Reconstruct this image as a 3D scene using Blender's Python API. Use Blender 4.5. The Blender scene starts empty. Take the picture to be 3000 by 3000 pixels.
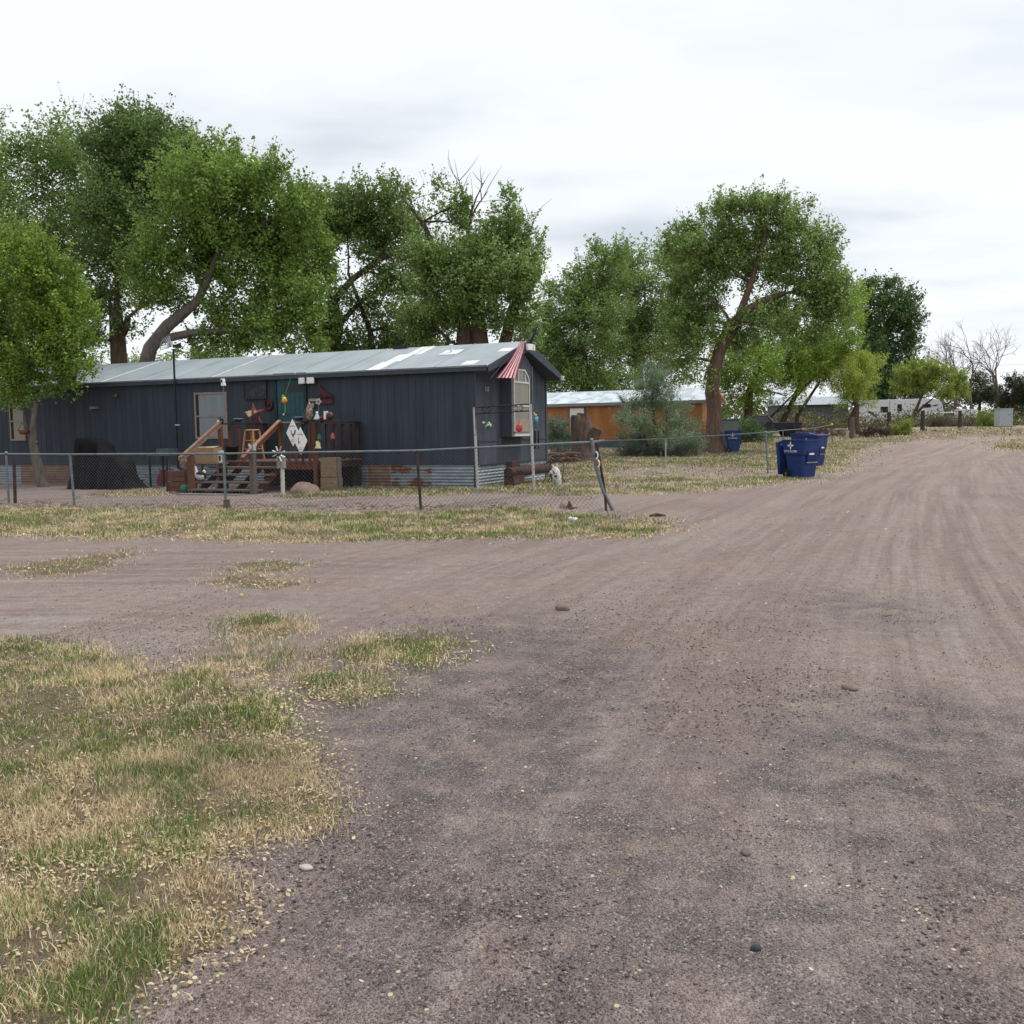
import bpy, math, random
import numpy as np
from math import sin, cos, pi, radians, sqrt, atan, hypot, atan2
random.seed(7); rng = np.random.default_rng(7)
S = bpy.context.scene; C = S.collection
# ------------------------------------------------------------------ camera
F = 2817.; H = 1.37; PIT = atan(235/F); ROLL = radians(0.85)
fw = np.array((0, cos(PIT), -sin(PIT))); up0 = np.array((0, sin(PIT), cos(PIT))); rt0 = np.array((1., 0, 0))
rt = cos(ROLL)*rt0 - sin(ROLL)*up0; up = sin(ROLL)*rt0 + cos(ROLL)*up0
from mathutils import Matrix, Vector
cam = bpy.data.cameras.new('camera'); co = bpy.data.objects.new('camera', cam); C.objects.link(co)
co.matrix_world = Matrix(((rt[0], up[0], -fw[0], 0), (rt[1], up[1], -fw[1], 0), (rt[2], up[2], -fw[2], H), (0, 0, 0, 1)))
cam.sensor_width = 36; cam.lens = F/3000*36; cam.clip_end = 3000; cam.clip_start = .05
S.camera = co
S.render.resolution_x = S.render.resolution_y = 1024
# ------------------------------------------------------------------ world, sun, exposure
SUN_EL, SUN_AZ = radians(62), radians(75)      # azimuth clockwise from +Y
w = bpy.data.worlds.new('World'); S.world = w; w.use_nodes = True
nt = w.node_tree; nt.nodes.clear(); N = nt.nodes.new; L = nt.links.new
out = N('ShaderNodeOutputWorld'); mixs = N('ShaderNodeMixShader')
sky = N('ShaderNodeTexSky'); sky.sky_type = 'NISHITA'; sky.sun_disc = False
sky.sun_elevation = SUN_EL; sky.sun_rotation = SUN_AZ
b1 = N('ShaderNodeBackground'); b1.inputs[1].default_value = .12; L(sky.outputs[0], b1.inputs[0])
tc = N('ShaderNodeTexCoord'); sep = N('ShaderNodeSeparateXYZ'); L(tc.outputs['Generated'], sep.inputs[0])
# clouds on a flat layer: project direction on a plane overhead
zz = N('ShaderNodeMath'); zz.operation = 'MAXIMUM'; L(sep.outputs[2], zz.inputs[0]); zz.inputs[1].default_value = 0.0
za = N('ShaderNodeMath'); za.operation = 'ADD'; L(zz.outputs[0], za.inputs[0]); za.inputs[1].default_value = .12
dx = N('ShaderNodeMath'); dx.operation = 'DIVIDE'; L(sep.outputs[0], dx.inputs[0]); L(za.outputs[0], dx.inputs[1])
dy = N('ShaderNodeMath'); dy.operation = 'DIVIDE'; L(sep.outputs[1], dy.inputs[0]); L(za.outputs[0], dy.inputs[1])
cmb = N('ShaderNodeCombineXYZ'); L(dx.outputs[0], cmb.inputs[0]); L(dy.outputs[0], cmb.inputs[1])
n1 = N('ShaderNodeTexNoise'); n1.inputs['Scale'].default_value = 1.15; n1.inputs['Detail'].default_value = 8; n1.inputs['Roughness'].default_value = .5
mpc = N('ShaderNodeMapping'); mpc.inputs['Location'].default_value = (3.1, 1.7, 0); mpc.inputs['Scale'].default_value = (.8, 1.3, 1)
L(cmb.outputs[0], mpc.inputs[0]); L(mpc.outputs[0], n1.inputs['Vector'])
r1 = N('ShaderNodeValToRGB'); cr = r1.color_ramp
cr.elements[0].position = .28; cr.elements[0].color = (.64, .68, .74, 1)
cr.elements[1].position = .54; cr.elements[1].color = (.93, .96, .985, 1)
e = cr.elements.new(.43); e.color = (.84, .88, .925, 1)
L(n1.outputs[0], r1.inputs[0])
# a soft grey-blue cloud bank low in the sky ahead
bd = fw+(1840-1500)/F*rt+(1500-700)/F*up; bd = bd/np.linalg.norm(bd)
vs_ = N('ShaderNodeVectorMath'); vs_.operation = 'SUBTRACT'; L(tc.outputs['Generated'], vs_.inputs[0]); vs_.inputs[1].default_value = tuple(bd)
vm = N('ShaderNodeVectorMath'); vm.operation = 'MULTIPLY'; L(vs_.outputs[0], vm.inputs[0]); vm.inputs[1].default_value = (7, 3, 30)
vl = N('ShaderNodeVectorMath'); vl.operation = 'LENGTH'; L(vm.outputs[0], vl.inputs[0])
n2 = N('ShaderNodeTexNoise'); n2.inputs['Scale'].default_value = 5; n2.inputs['Detail'].default_value = 6; L(tc.outputs['Generated'], n2.inputs['Vector'])
ms = N('ShaderNodeMath'); ms.operation = 'MULTIPLY_ADD'; L(n2.outputs[0], ms.inputs[0]); ms.inputs[1].default_value = 1.8; L(vl.outputs['Value'], ms.inputs[2])
mr_ = N('ShaderNodeMapRange'); mr_.interpolation_type = 'SMOOTHSTEP'; L(ms.outputs[0], mr_.inputs[0]); mr_.inputs[1].default_value = 2.1; mr_.inputs[2].default_value = .9
bk = N('ShaderNodeMix'); bk.data_type = 'RGBA'; L(mr_.outputs[0], bk.inputs[0]); L(r1.outputs[0], bk.inputs[6]); bk.inputs[7].default_value = (.60, .66, .73, 1)
b2 = N('ShaderNodeBackground'); b2.inputs[1].default_value = .99; L(bk.outputs[2], b2.inputs[0])
mixs.inputs[0].default_value = .93
L(b1.outputs[0], mixs.inputs[1]); L(b2.outputs[0], mixs.inputs[2]); L(mixs.outputs[0], out.inputs[0])
sun = bpy.data.lights.new('sun', 'SUN'); sun.energy = 2.0; sun.angle = radians(22); sun.color = (1, .96, .9)
so = bpy.data.objects.new('sun', sun); C.objects.link(so)
sd = Vector((sin(SUN_AZ)*cos(SUN_EL), cos(SUN_AZ)*cos(SUN_EL), sin(SUN_EL)))
so.rotation_euler = sd.to_track_quat('Z', 'Y').to_euler(); so.location = sd*50
S.view_settings.view_transform = 'Standard'; S.view_settings.look = 'None'
S.view_settings.exposure = .16; S.view_settings.gamma = 1

# ------------------------------------------------------------------ geometry of the place
def gz(y):                                  # ground rises gently beyond 40 m
    t = np.clip((np.asarray(y, float)-40)/45, 0, 1); return 1.25*t*t*(3-2*t)
def ray(px, py): return fw + (px-1500)/F*rt + (1500-py)/F*up
def ground(px, py):
    d = ray(px, py); lo, hi = .5, 400.
    f = lambda t: H+d[2]*t-float(gz(d[1]*t))
    if f(hi) > 0: return np.array((d[0]*hi, d[1]*hi))
    t = lo
    while f(t) > 0: t *= 1.01
    lo = t/1.01; hi = t
    for _ in range(30):
        m = (lo+hi)/2
        if f(m) > 0: lo = m
        else: hi = m
    return np.array((d[0]*lo, d[1]*lo))
def g3(px, py): x, y = ground(px, py); return np.array((x, y, float(gz(y))))
def at(px, py, D): d = ray(px, py); t = D/d[1]; return np.array((d[0]*t, D, H+d[2]*t))
P0 = np.array((-0.8573, 23.6571)); UU = np.array((-0.919391, 0.393345)); VV = np.array((0.393345, 0.919391))
HANG = atan2(-.393345, .919391)
def hl(s, v, z=0): p = P0+UU*s+VV*v; return np.array((p[0], p[1], z))       # home frame: s left along wall, v away
def wp(px, py, v=0):                         # point of the vertical plane v=const seen at a pixel -> (s, z)
    d = ray(px, py); q = P0+VV*v; t = q.dot(VV)/(d[0]*VV[0]+d[1]*VV[1]); p = np.array((d[0]*t, d[1]*t))-P0
    return p.dot(UU), H+d[2]*t
def ep(px, py, s=0):
    d = ray(px, py); q = P0+UU*s; t = q.dot(UU)/(d[0]*UU[0]+d[1]*UU[1]); p = np.array((d[0]*t, d[1]*t))-P0
    return p.dot(VV), H+d[2]*t

# ------------------------------------------------------------------ noise
_perm = rng.permutation(4096); _val = rng.random(4096)
def vnoise(x, y):
    xi = np.floor(x).astype(int); yi = np.floor(y).astype(int); xf = x-xi; yf = y-yi
    u = xf*xf*(3-2*xf); v = yf*yf*(3-2*yf)
    h = lambda a, b: _val[(_perm[(a+_perm[b & 4095]) & 4095])]
    return (h(xi, yi)*(1-u)+h(xi+1, yi)*u)*(1-v)+(h(xi, yi+1)*(1-u)+h(xi+1, yi+1)*u)*v
def fbm(x, y, o=4):
    s = 0; a = .5; t = 0
    for i in range(o): s = s+a*vnoise(x*2**i+17*i, y*2**i+9*i); t += a; a *= .5
    return s/t

# ------------------------------------------------------------------ materials
def pmat(name, col, rough=.8, var=.15, scale=4., bump=0., bscale=40., metal=0., spec=.3, stretch=(1, 1, 1), col2=None, thr=(.4, .65), coat=0):
    m = bpy.data.materials.new(name); m.use_nodes = True; t = m.node_tree; n = t.nodes; l = t.links
    bs = n['Principled BSDF']; bs.inputs['Roughness'].default_value = rough; bs.inputs['Metallic'].default_value = metal
    bs.inputs['Specular IOR Level'].default_value = spec
    if coat: bs.inputs['Coat Weight'].default_value = coat
    tc = n.new('ShaderNodeTexCoord'); mp = n.new('ShaderNodeMapping'); mp.inputs['Scale'].default_value = stretch
    l.new(tc.outputs['Object'], mp.inputs[0])
    nz = n.new('ShaderNodeTexNoise'); nz.inputs['Scale'].default_value = scale; nz.inputs['Detail'].default_value = 6; nz.inputs['Roughness'].default_value = .62
    l.new(mp.outputs[0], nz.inputs['Vector'])
    rp = n.new('ShaderNodeValToRGB'); e = rp.color_ramp.elements
    if col2 is None:
        e[0].position = .3; e[1].position = .7
        e[0].color = tuple(c*(1-var) for c in col)+(1,); e[1].color = tuple(min(1, c*(1+var)) for c in col)+(1,)
    else:
        e[0].position, e[1].position = thr; e[0].color = tuple(col)+(1,); e[1].color = tuple(col2)+(1,)
    l.new(nz.outputs[0], rp.inputs[0]); l.new(rp.outputs[0], bs.inputs['Base Color'])
    if bump:
        nb = n.new('ShaderNodeTexNoise'); nb.inputs['Scale'].default_value = bscale; nb.inputs['Detail'].default_value = 4
        l.new(mp.outputs[0], nb.inputs['Vector'])
        bp = n.new('ShaderNodeBump'); bp.inputs['Strength'].default_value = bump; bp.inputs['Distance'].default_value = .02
        l.new(nb.outputs[0], bp.inputs['Height']); l.new(bp.outputs[0], bs.inputs['Normal'])
    return m
def leafmat(name, transl=.35, rough=.6):
    m = bpy.data.materials.new(name); m.use_nodes = True; t = m.node_tree; n = t.nodes; l = t.links
    bs = n['Principled BSDF']; bs.inputs['Roughness'].default_value = rough; bs.inputs['Specular IOR Level'].default_value = .25
    at_ = n.new('ShaderNodeAttribute'); at_.attribute_name = 'Col'
    nz = n.new('ShaderNodeTexNoise'); nz.inputs['Scale'].default_value = 1.2; tc = n.new('ShaderNodeTexCoord'); l.new(tc.outputs['Object'], nz.inputs['Vector'])
    hs = n.new('ShaderNodeHueSaturation'); l.new(at_.outputs['Color'], hs.inputs['Color'])
    mr = n.new('ShaderNodeMapRange'); mr.inputs[1].default_value = .3; mr.inputs[2].default_value = .7; mr.inputs[3].default_value = .8; mr.inputs[4].default_value = 1.2
    l.new(nz.outputs[0], mr.inputs[0]); l.new(mr.outputs[0], hs.inputs['Value'])
    l.new(hs.outputs[0], bs.inputs['Base Color'])
    tr = n.new('ShaderNodeBsdfTranslucent'); l.new(hs.outputs[0], tr.inputs['Color'])
    mx = n.new('ShaderNodeMixShader'); mx.inputs[0].default_value = transl
    l.new(bs.outputs[0], mx.inputs[1]); l.new(tr.outputs[0], mx.inputs[2]); l.new(mx.outputs[0], n['Material Output'].inputs[0])
    return m
M = {}
M['leaf'] = leafmat('leaf_material'); M['grass'] = leafmat('grass_material', .25, .7)
M['bark'] = pmat('bark_material', (.085, .058, .042), .95, .45, 3, .9, 14, stretch=(3, 3, .6))
M['elm_bark'] = pmat('elm_bark_material', (.135, .088, .064), .95, .5, 4, 1, 12, stretch=(3, 3, .5))
M['grey_bark'] = pmat('grey_bark_material', (.15, .125, .105), .95, .4, 4, .8, 14, stretch=(3, 3, .7))
M['twig'] = pmat('twig_material', (.13, .095, .09), .95, .3)
M['pale_twig'] = pmat('pale_twig_material', (.24, .2, .19), .95, .3)
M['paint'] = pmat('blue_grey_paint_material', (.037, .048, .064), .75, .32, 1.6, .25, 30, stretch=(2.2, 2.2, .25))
M['paint_end_lit'] = pmat('lit_end_paint_material', (.060, .070, .087), .75, .3, 1.8, .25, 30, stretch=(1.6, 1.6, .3))  # same blue grey paint, lightened because the sun catches the end wall
M['trimp'] = pmat('painted_trim_material', (.050, .060, .074), .7, .2, 5)
M['roofm'] = pmat('coated_roof_material', (.33, .375, .40), .5, .16, 1.3, .2, 8, stretch=(1, .4, 1))
M['roofpatch'] = pmat('white_roof_coating_material', (.70, .73, .75), .6, .2, 7)
M['galv'] = pmat('galvanised_sheet_material', (.25, .29, .32), .5, .35, 3, .1, 20, metal=.35, spec=.5, stretch=(1, 1, 3))
M['galv_bright'] = pmat('bright_galvanised_material', (.36, .42, .46), .45, .3, 3, .1, 20, metal=.35, spec=.5, stretch=(1, 1, 3))
M['galv_rust'] = pmat('rusting_sheet_material', (.24, .27, .29), .7, col2=(.17, .05, .022), thr=(.50, .56), scale=1.6, metal=.1, bump=.2, stretch=(1, 1, 3.5))
M['galv_tan'] = pmat('tan_rusted_sheet_material', (.24, .17, .13), .8, col2=(.2, .1, .06), thr=(.4, .6), scale=4, bump=.2)
M['pipe'] = pmat('galvanised_pipe_material', (.17, .20, .225), .45, .25, 9, metal=.5, spec=.5)
M['pipe_pale'] = pmat('painted_pipe_material', (.45, .46, .46), .6, .3, 12, col2=(.3, .24, .2), thr=(.55, .7))
M['wire'] = pmat('fence_wire_material', (.085, .09, .095), .6, .3, 9)
M['rust'] = pmat('rusty_steel_material', (.062, .030, .026), .85, .4, 6, .3, 25)
M['rustbrown'] = pmat('brown_rust_material', (.085, .042, .027), .85, .4, 6, .3, 25)
M['darkpost'] = pmat('dark_rusty_post_material', (.06, .045, .045), .8, .4, 8, .3, 25)
M['iron'] = pmat('black_iron_material', (.015, .016, .02), .5, .3, 10)
M['wood'] = pmat('redwood_stain_material', (.125, .045, .024), .75, .35, 3, .3, 30, stretch=(6, 6, 1))
M['woodh'] = pmat('worn_rail_material', (.24, .15, .11), .8, .35, 5, .3, 30, stretch=(2, 2, 4))
M['wooddk'] = pmat('dark_stained_wood_material', (.045, .022, .016), .8, .4, 5, .3, 30)
M['tread'] = pmat('weathered_tread_material', (.17, .115, .09), .85, .4, 5, .4, 30, stretch=(1, 5, 5))
M['greywood'] = pmat('grey_wood_material', (.13, .105, .09), .9, .3, 5, .4, 30, stretch=(5, 5, 1))
M['osb'] = pmat('chipboard_material', (.25, .175, .11), .9, .35, 22, .4, 60)
M['card'] = pmat('cardboard_material', (.30, .205, .12), .9, .1, 5)
M['pine'] = pmat('pine_wood_material', (.42, .24, .085), .7, .2, 5, stretch=(4, 4, 1))
M['white'] = pmat('white_paint_material', (.78, .78, .76), .5, .06, 8)
M['dirtywhite'] = pmat('dirty_white_material', (.52, .51, .48), .7, .25, 9)
M['bone'] = pmat('bone_material', (.66, .64, .60), .7, .15, 12, .3)
M['black'] = pmat('black_material', (.012, .012, .014), .6, .3, 6)
M['tarp'] = pmat('black_tarpaulin_material', (.008, .008, .0095), .8, .3, 3, .3, 6, spec=.12)
M['glass'] = pmat('window_glass_material', (.02, .025, .03), .08, .1, 3, spec=.6)
M['curtain'] = pmat('pale_curtain_material', (.17, .20, .21), .35, .12, 2.5, stretch=(3, 3, .4), spec=.5)
M['curtain2'] = pmat('beige_curtain_material', (.19, .19, .15), .35, .12, 2.5, stretch=(3, 3, .4), spec=.5)
M['framep'] = pmat('pinkish_window_frame_material', (.27, .20, .17), .7, .2, 8)
M['framew'] = pmat('cream_window_frame_material', (.60, .57, .50), .6, .1, 8)
M['teal'] = pmat('teal_door_material', (.022, .078, .090), .6, .15, 4)
M['tealdk'] = pmat('dark_teal_material', (.010, .028, .034), .6, .15, 4)
M['maroon'] = pmat('maroon_metal_material', (.075, .013, .018), .6, .25, 10)
M['orange'] = pmat('orange_painted_metal_material', (.20, .05, .022), .6, .25, 8)
M['red'] = pmat('red_paint_material', (.42, .035, .03), .5, .15, 8)
M['redfade'] = pmat('faded_red_material', (.30, .055, .045), .6, .2, 8)
M['green'] = pmat('green_plastic_material', (.02, .14, .08), .5, .2, 8)
M['tealb'] = pmat('teal_plastic_material', (.025, .13, .14), .5, .2, 8)
M['yellow'] = pmat('yellow_paint_material', (.62, .42, .05), .5, .15, 8)
M['lime'] = pmat('pale_yellow_material', (.68, .66, .36), .5, .1, 8)
M['skyblue'] = pmat('light_blue_pot_material', (.13, .32, .42), .5, .15, 8)
M['bluegrey'] = pmat('blue_grey_sheet_material', (.075, .10, .12), .6, .2, 5)
M['navy'] = pmat('navy_material', (.012, .02, .06), .4, .2, 5)
M['bin'] = pmat('blue_bin_plastic_material', (.008, .030, .145), .5, .28, 3, .08, 20, spec=.4)
M['binlid'] = pmat('blue_lid_plastic_material', (.010, .024, .12), .45, .25, 3, spec=.4)
M['rubber'] = pmat('black_rubber_material', (.012, .012, .013), .8, .2, 8)
M['orangewall'] = pmat('orange_siding_material', (.36, .155, .055), .8, .25, 1.2, .2, 30, stretch=(1.6, 1.6, .3))
M['orangetrim'] = pmat('orange_trim_material', (.42, .13, .035), .8, .1, 2)
M['whiteroof'] = pmat('white_coated_roof_material', (.42, .50, .56), .5, .2, 1.2, col2=(.70, .76, .80), thr=(.42, .58), bump=.1)
M['greywall'] = pmat('grey_wall_material', (.09, .10, .10), .8, .15, 2)
M['rvwhite'] = pmat('trailer_white_material', (.55, .56, .56), .4, .08, 2, spec=.5)
M['carwhite'] = pmat('white_car_paint_material', (.62, .63, .62), .25, .05, 2, spec=.5, coat=.5)
M['cardark'] = pmat('dark_blue_car_paint_material', (.006, .010, .020), .4, .15, 2, spec=.35)
M['cabinet'] = pmat('grey_cabinet_material', (.34, .38, .39), .5, .1, 4)
M['stone'] = pmat('stone_material', (.24, .17, .13), .9, .3, 6, .6, 20)
M['pebble'] = leafmat('pebble_material', 0, .85)
M['flagred'] = pmat('flag_red_material', (.36, .02, .05), .8, .2, 8)
M['flagwhite'] = pmat('flag_white_material', (.72, .60, .61), .8, .12, 8)
M['flagblue'] = pmat('flag_blue_material', (.012, .018, .06), .8, .2, 8)
M['lamp'] = pmat('amber_lens_material', (.55, .33, .08), .4, .2, 20)

# ------------------------------------------------------------------ mesh helpers
def npmesh(name, V, Fc, mat, cols=None, smooth=False):
    me = bpy.data.meshes.new(name); V = np.asarray(V, np.float32); Fc = np.asarray(Fc, np.int32); n, k = Fc.shape
    me.vertices.add(len(V)); me.vertices.foreach_set('co', V.ravel())
    me.loops.add(n*k); me.loops.foreach_set('vertex_index', Fc.ravel())
    me.polygons.add(n); me.polygons.foreach_set('loop_start', np.arange(0, n*k, k, dtype=np.int32)); me.polygons.foreach_set('loop_total', np.full(n, k, np.int32))
    if smooth: me.polygons.foreach_set('use_smooth', np.ones(n, bool))
    me.update(calc_edges=True)
    if cols is not None:
        a = me.color_attributes.new('Col', 'FLOAT_COLOR', 'POINT'); c = np.ones((len(V), 4), np.float32); c[:, :3] = cols; a.data.foreach_set('color', c.ravel())
    if mat: me.materials.append(mat)
    return me
def link(name, me, parent=None, loc=(0, 0, 0), rot=0):
    o = bpy.data.objects.new(name, me); C.objects.link(o); o.location = tuple(float(v) for v in loc); o.rotation_euler = (0, 0, rot)
    if parent: o.parent = parent
    return o
def tag(o, label=None, cat=None, group=None, kind=None):
    if label: o['label'] = label
    if cat: o['category'] = cat
    if group: o['group'] = group
    if kind: o['kind'] = kind
    return o
def thing(name, label, cat, loc=(0, 0, 0), rot=0, group=None):
    return tag(link(name, None, None, loc, rot), label, cat, group)
class MB:
    def __init__(s): s.v = []; s.f = []; s.m = []; s.mi = 0; s.sm = []
    def add(s, vs, fs, smooth=False):
        b = len(s.v); s.v += [tuple(float(c) for c in p) for p in vs]
        for f in fs: s.f.append(tuple(b+i for i in f)); s.m.append(s.mi); s.sm.append(smooth)
        return s
    def box(s, x0, x1, y0, y1, z0, z1):
        x0, x1 = min(x0, x1), max(x0, x1); y0, y1 = min(y0, y1), max(y0, y1); z0, z1 = min(z0, z1), max(z0, z1)
        return s.add([(x0, y0, z0), (x1, y0, z0), (x1, y1, z0), (x0, y1, z0), (x0, y0, z1), (x1, y0, z1), (x1, y1, z1), (x0, y1, z1)],
                     [(0, 3, 2, 1), (4, 5, 6, 7), (0, 1, 5, 4), (1, 2, 6, 5), (2, 3, 7, 6), (3, 0, 4, 7)])
    def beam(s, p, q, a, b, upv=(0, 0, 1)):           # rectangular bar from p to q, a sideways, b along up
        p = np.array(p, float); q = np.array(q, float); d = q-p; d /= np.linalg.norm(d); u = np.array(upv, float)
        x = np.cross(d, u); x /= np.linalg.norm(x); u = np.cross(x, d); x *= a/2; u *= b/2
        vs = [p-x-u, p+x-u, p+x+u, p-x+u, q-x-u, q+x-u, q+x+u, q-x+u]
        return s.add(vs, [(0, 1, 2, 3), (7, 6, 5, 4), (0, 4, 5, 1), (1, 5, 6, 2), (2, 6, 7, 3), (3, 7, 4, 0)])
    def tube(s, pts, rad, n=8, cap=True):
        pts = [np.array(p, float) for p in pts]
        if np.isscalar(rad): rad = [rad]*len(pts)
        vs = []; fs = []; prev = None
        for i, p in enumerate(pts):
            d = pts[min(i+1, len(pts)-1)]-pts[max(i-1, 0)]; d = d/(np.linalg.norm(d)+1e-9)
            if prev is None: a = np.cross(d, (0, 0, 1) if abs(d[2]) < .9 else (1, 0, 0))
            else: a = prev-d*prev.dot(d)
            a /= np.linalg.norm(a)+1e-9; prev = a; b = np.cross(d, a)
            for k in range(n): t = 2*pi*k/n; vs.append(p+rad[i]*(a*cos(t)+b*sin(t)))
        for i in range(len(pts)-1):
            for k in range(n): fs.append((i*n+k, i*n+(k+1) % n, (i+1)*n+(k+1) % n, (i+1)*n+k))
        s.add(vs, fs, True)
        if cap:
            m = (len(pts)-1)*n; s.add([vs[k] for k in range(n)], [tuple(range(n))[::-1]]); s.add([vs[m+k] for k in range(n)], [tuple(range(n))])
        return s
    def lathe(s, prof, cx=0, cy=0, n=16):            # prof: (r, z)
        vs = []; fs = []
        for r, z in prof:
            for k in range(n): t = 2*pi*k/n; vs.append((cx+r*cos(t), cy+r*sin(t), z))
        for i in range(len(prof)-1):
            for k in range(n): fs.append((i*n+k, i*n+(k+1) % n, (i+1)*n+(k+1) % n, (i+1)*n+k))
        return s.add(vs, fs, True)
    def ball(s, c, r, n=12, m=8):
        if np.isscalar(r): r = (r, r, r)
        vs = []; fs = []
        for i in range(m+1):
            a = pi*i/m
            for k in range(n): t = 2*pi*k/n; vs.append((c[0]+r[0]*sin(a)*cos(t), c[1]+r[1]*sin(a)*sin(t), c[2]-r[2]*cos(a)))
        for i in range(m):
            for k in range(n): fs.append((i*n+k, i*n+(k+1) % n, (i+1)*n+(k+1) % n, (i+1)*n+k))
        return s.add(vs, fs, True)
    def prism(s, poly, y0, y1):                      # polygon in x,z extruded along y
        n = len(poly); vs = [(x, y0, z) for x, z in poly]+[(x, y1, z) for x, z in poly]
        fs = [tuple(range(n)), tuple(range(2*n-1, n-1, -1))]+[(i, n+i, n+(i+1) % n, (i+1) % n) for i in range(n)]
        return s.add(vs, fs)
    def prismx(s, poly, x0, x1):                     # polygon in y,z extruded along x
        n = len(poly); vs = [(x0, y, z) for y, z in poly]+[(x1, y, z) for y, z in poly]
        fs = [tuple(range(n))[::-1], tuple(range(n, 2*n))]+[(i, (i+1) % n, n+(i+1) % n, n+i) for i in range(n)]
        return s.add(vs, fs)
    def build(s, name, mats, parent=None, loc=(0, 0, 0), rot=0, bevel=0):
        me = bpy.data.meshes.new(name); me.from_pydata(s.v, [], s.f)
        if not isinstance(mats, (list, tuple)): mats = [mats]
        for m in mats: me.materials.append(m)
        me.polygons.foreach_set('material_index', s.m); me.polygons.foreach_set('use_smooth', s.sm); me.update()
        o = link(name, me, parent, loc, rot)
        if bevel: b = o.modifiers.new('bevel', 'BEVEL'); b.width = bevel; b.segments = 2; b.limit_method = 'ANGLE'
        return o
def text_mesh(body, size, depth=.002):
    cu = bpy.data.curves.new('t', 'FONT'); cu.body = body; cu.size = size; cu.extrude = depth; cu.align_x = 'CENTER'; cu.align_y = 'CENTER'
    o = bpy.data.objects.new('t', cu); C.objects.link(o); bpy.context.view_layer.update()
    me = bpy.data.meshes.new_from_object(o.evaluated_get(bpy.context.evaluated_depsgraph_get()))
    bpy.data.objects.remove(o); return me
# ------------------------------------------------------------------ ground
def poly(pts): return np.array([ground(*p) for p in pts])
def pip(P, x, y):
    ins = np.zeros(x.shape, bool); n = len(P); j = n-1
    for i in range(n):
        xi, yi = P[i]; xj, yj = P[j]
        c = ((yi > y) != (yj > y)) & (x < (xj-xi)*(y-yi)/(yj-yi+1e-12)+xi); ins ^= c; j = i
    return ins
GP = {
 'front': poly([(-900, 1870), (0, 1890), (181, 1905), (348, 1936), (478, 1968), (601, 1963), (652, 2022), (797, 2070), (820, 2110), (848, 2191), (900, 2230), (884, 2293), (1000, 2350), (1020, 2400), (870, 2459), (572, 2481), (522, 2517), (616, 2583), (640, 2655), (600, 2790), (507, 2843), (330, 2952), (275, 3000), (150, 3300), (-1400, 3300)]),
 'patchA': poly([(30, 1668), (130, 1645), (250, 1630), (350, 1616), (440, 1620), (380, 1636), (310, 1664), (200, 1682), (90, 1688)]),
 'patchB': poly([(690, 1668), (720, 1655), (800, 1650), (880, 1656), (830, 1680), (740, 1684)]),
 'patchC': poly([(556, 1710), (650, 1694), (740, 1694), (780, 1706), (905, 1714), (800, 1728), (710, 1728), (690, 1714), (600, 1716)]),
 'patchD': poly([(675, 1855), (700, 1820), (760, 1810), (860, 1820), (885, 1858), (820, 1872), (740, 1872)]),
 'patchE': poly([(1055, 1890), (1110, 1872), (1270, 1862), (1275, 1875), (1220, 1895), (1360, 1888), (1310, 1925), (1260, 1960), (1180, 1950), (1190, 1915), (1090, 1935), (1060, 1925)]),
 'sparse': poly([(510, 1925), (600, 1893), (760, 1890), (900, 1925), (1110, 1960), (1160, 2020), (1030, 2060), (900, 2035), (860, 1998), (760, 2010), (700, 1990), (620, 1965)]),
 'sparse2': poly([(900, 1980), (1000, 1965), (1140, 2010), (1160, 2040), (1030, 2060), (930, 2045)]),
 'strip': poly([(-900, 1478), (0, 1492), (500, 1494), (660, 1498), (900, 1508), (1300, 1500), (1600, 1496), (1760, 1510), (1900, 1520), (1960, 1545), (1850, 1566), (1500, 1575), (1100, 1578), (800, 1590), (700, 1588), (640, 1574), (0, 1568), (-900, 1560)]),
 'homeedge': poly([(840, 1458), (930, 1440), (1000, 1425), (1400, 1427), (1480, 1400), (1600, 1380), (1640, 1380), (1640, 1445), (1400, 1446), (1100, 1452)]),
 'homeleft': poly([(230, 1443), (300, 1434), (480, 1438), (560, 1446), (420, 1452), (280, 1452)]),
 'rightlawn': poly([(1600, 1330), (2700, 1256), (3400, 1249), (3400, 1262), (2950, 1277), (2760, 1283), (2620, 1292), (2500, 1320), (2440, 1370), (2360, 1410), (2200, 1428), (1900, 1444), (1620, 1448)]),
 'rightpatch': poly([(2900, 1297), (3000, 1289), (3300, 1287), (3300, 1340), (3000, 1318), (2940, 1308)]),
 'behind': np.array([(-60, 33.), (-14.5, 36), (0, 30), (3, 33), (6, 50), (6, 58), (60, 250), (-300, 250)]),
}
DENS = {'sparse': .3, 'sparse2': .85, 'behind': .4, 'homeleft': .5, 'rightlawn': .9}
BARE = [poly([(1780, 1372), (2000, 1366), (2250, 1376), (2420, 1386), (2420, 1398), (2100, 1402), (1700, 1396)]), poly([(1650, 1408), (1900, 1412), (2300, 1404), (2300, 1412), (1900, 1424), (1640, 1422)])]
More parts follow.
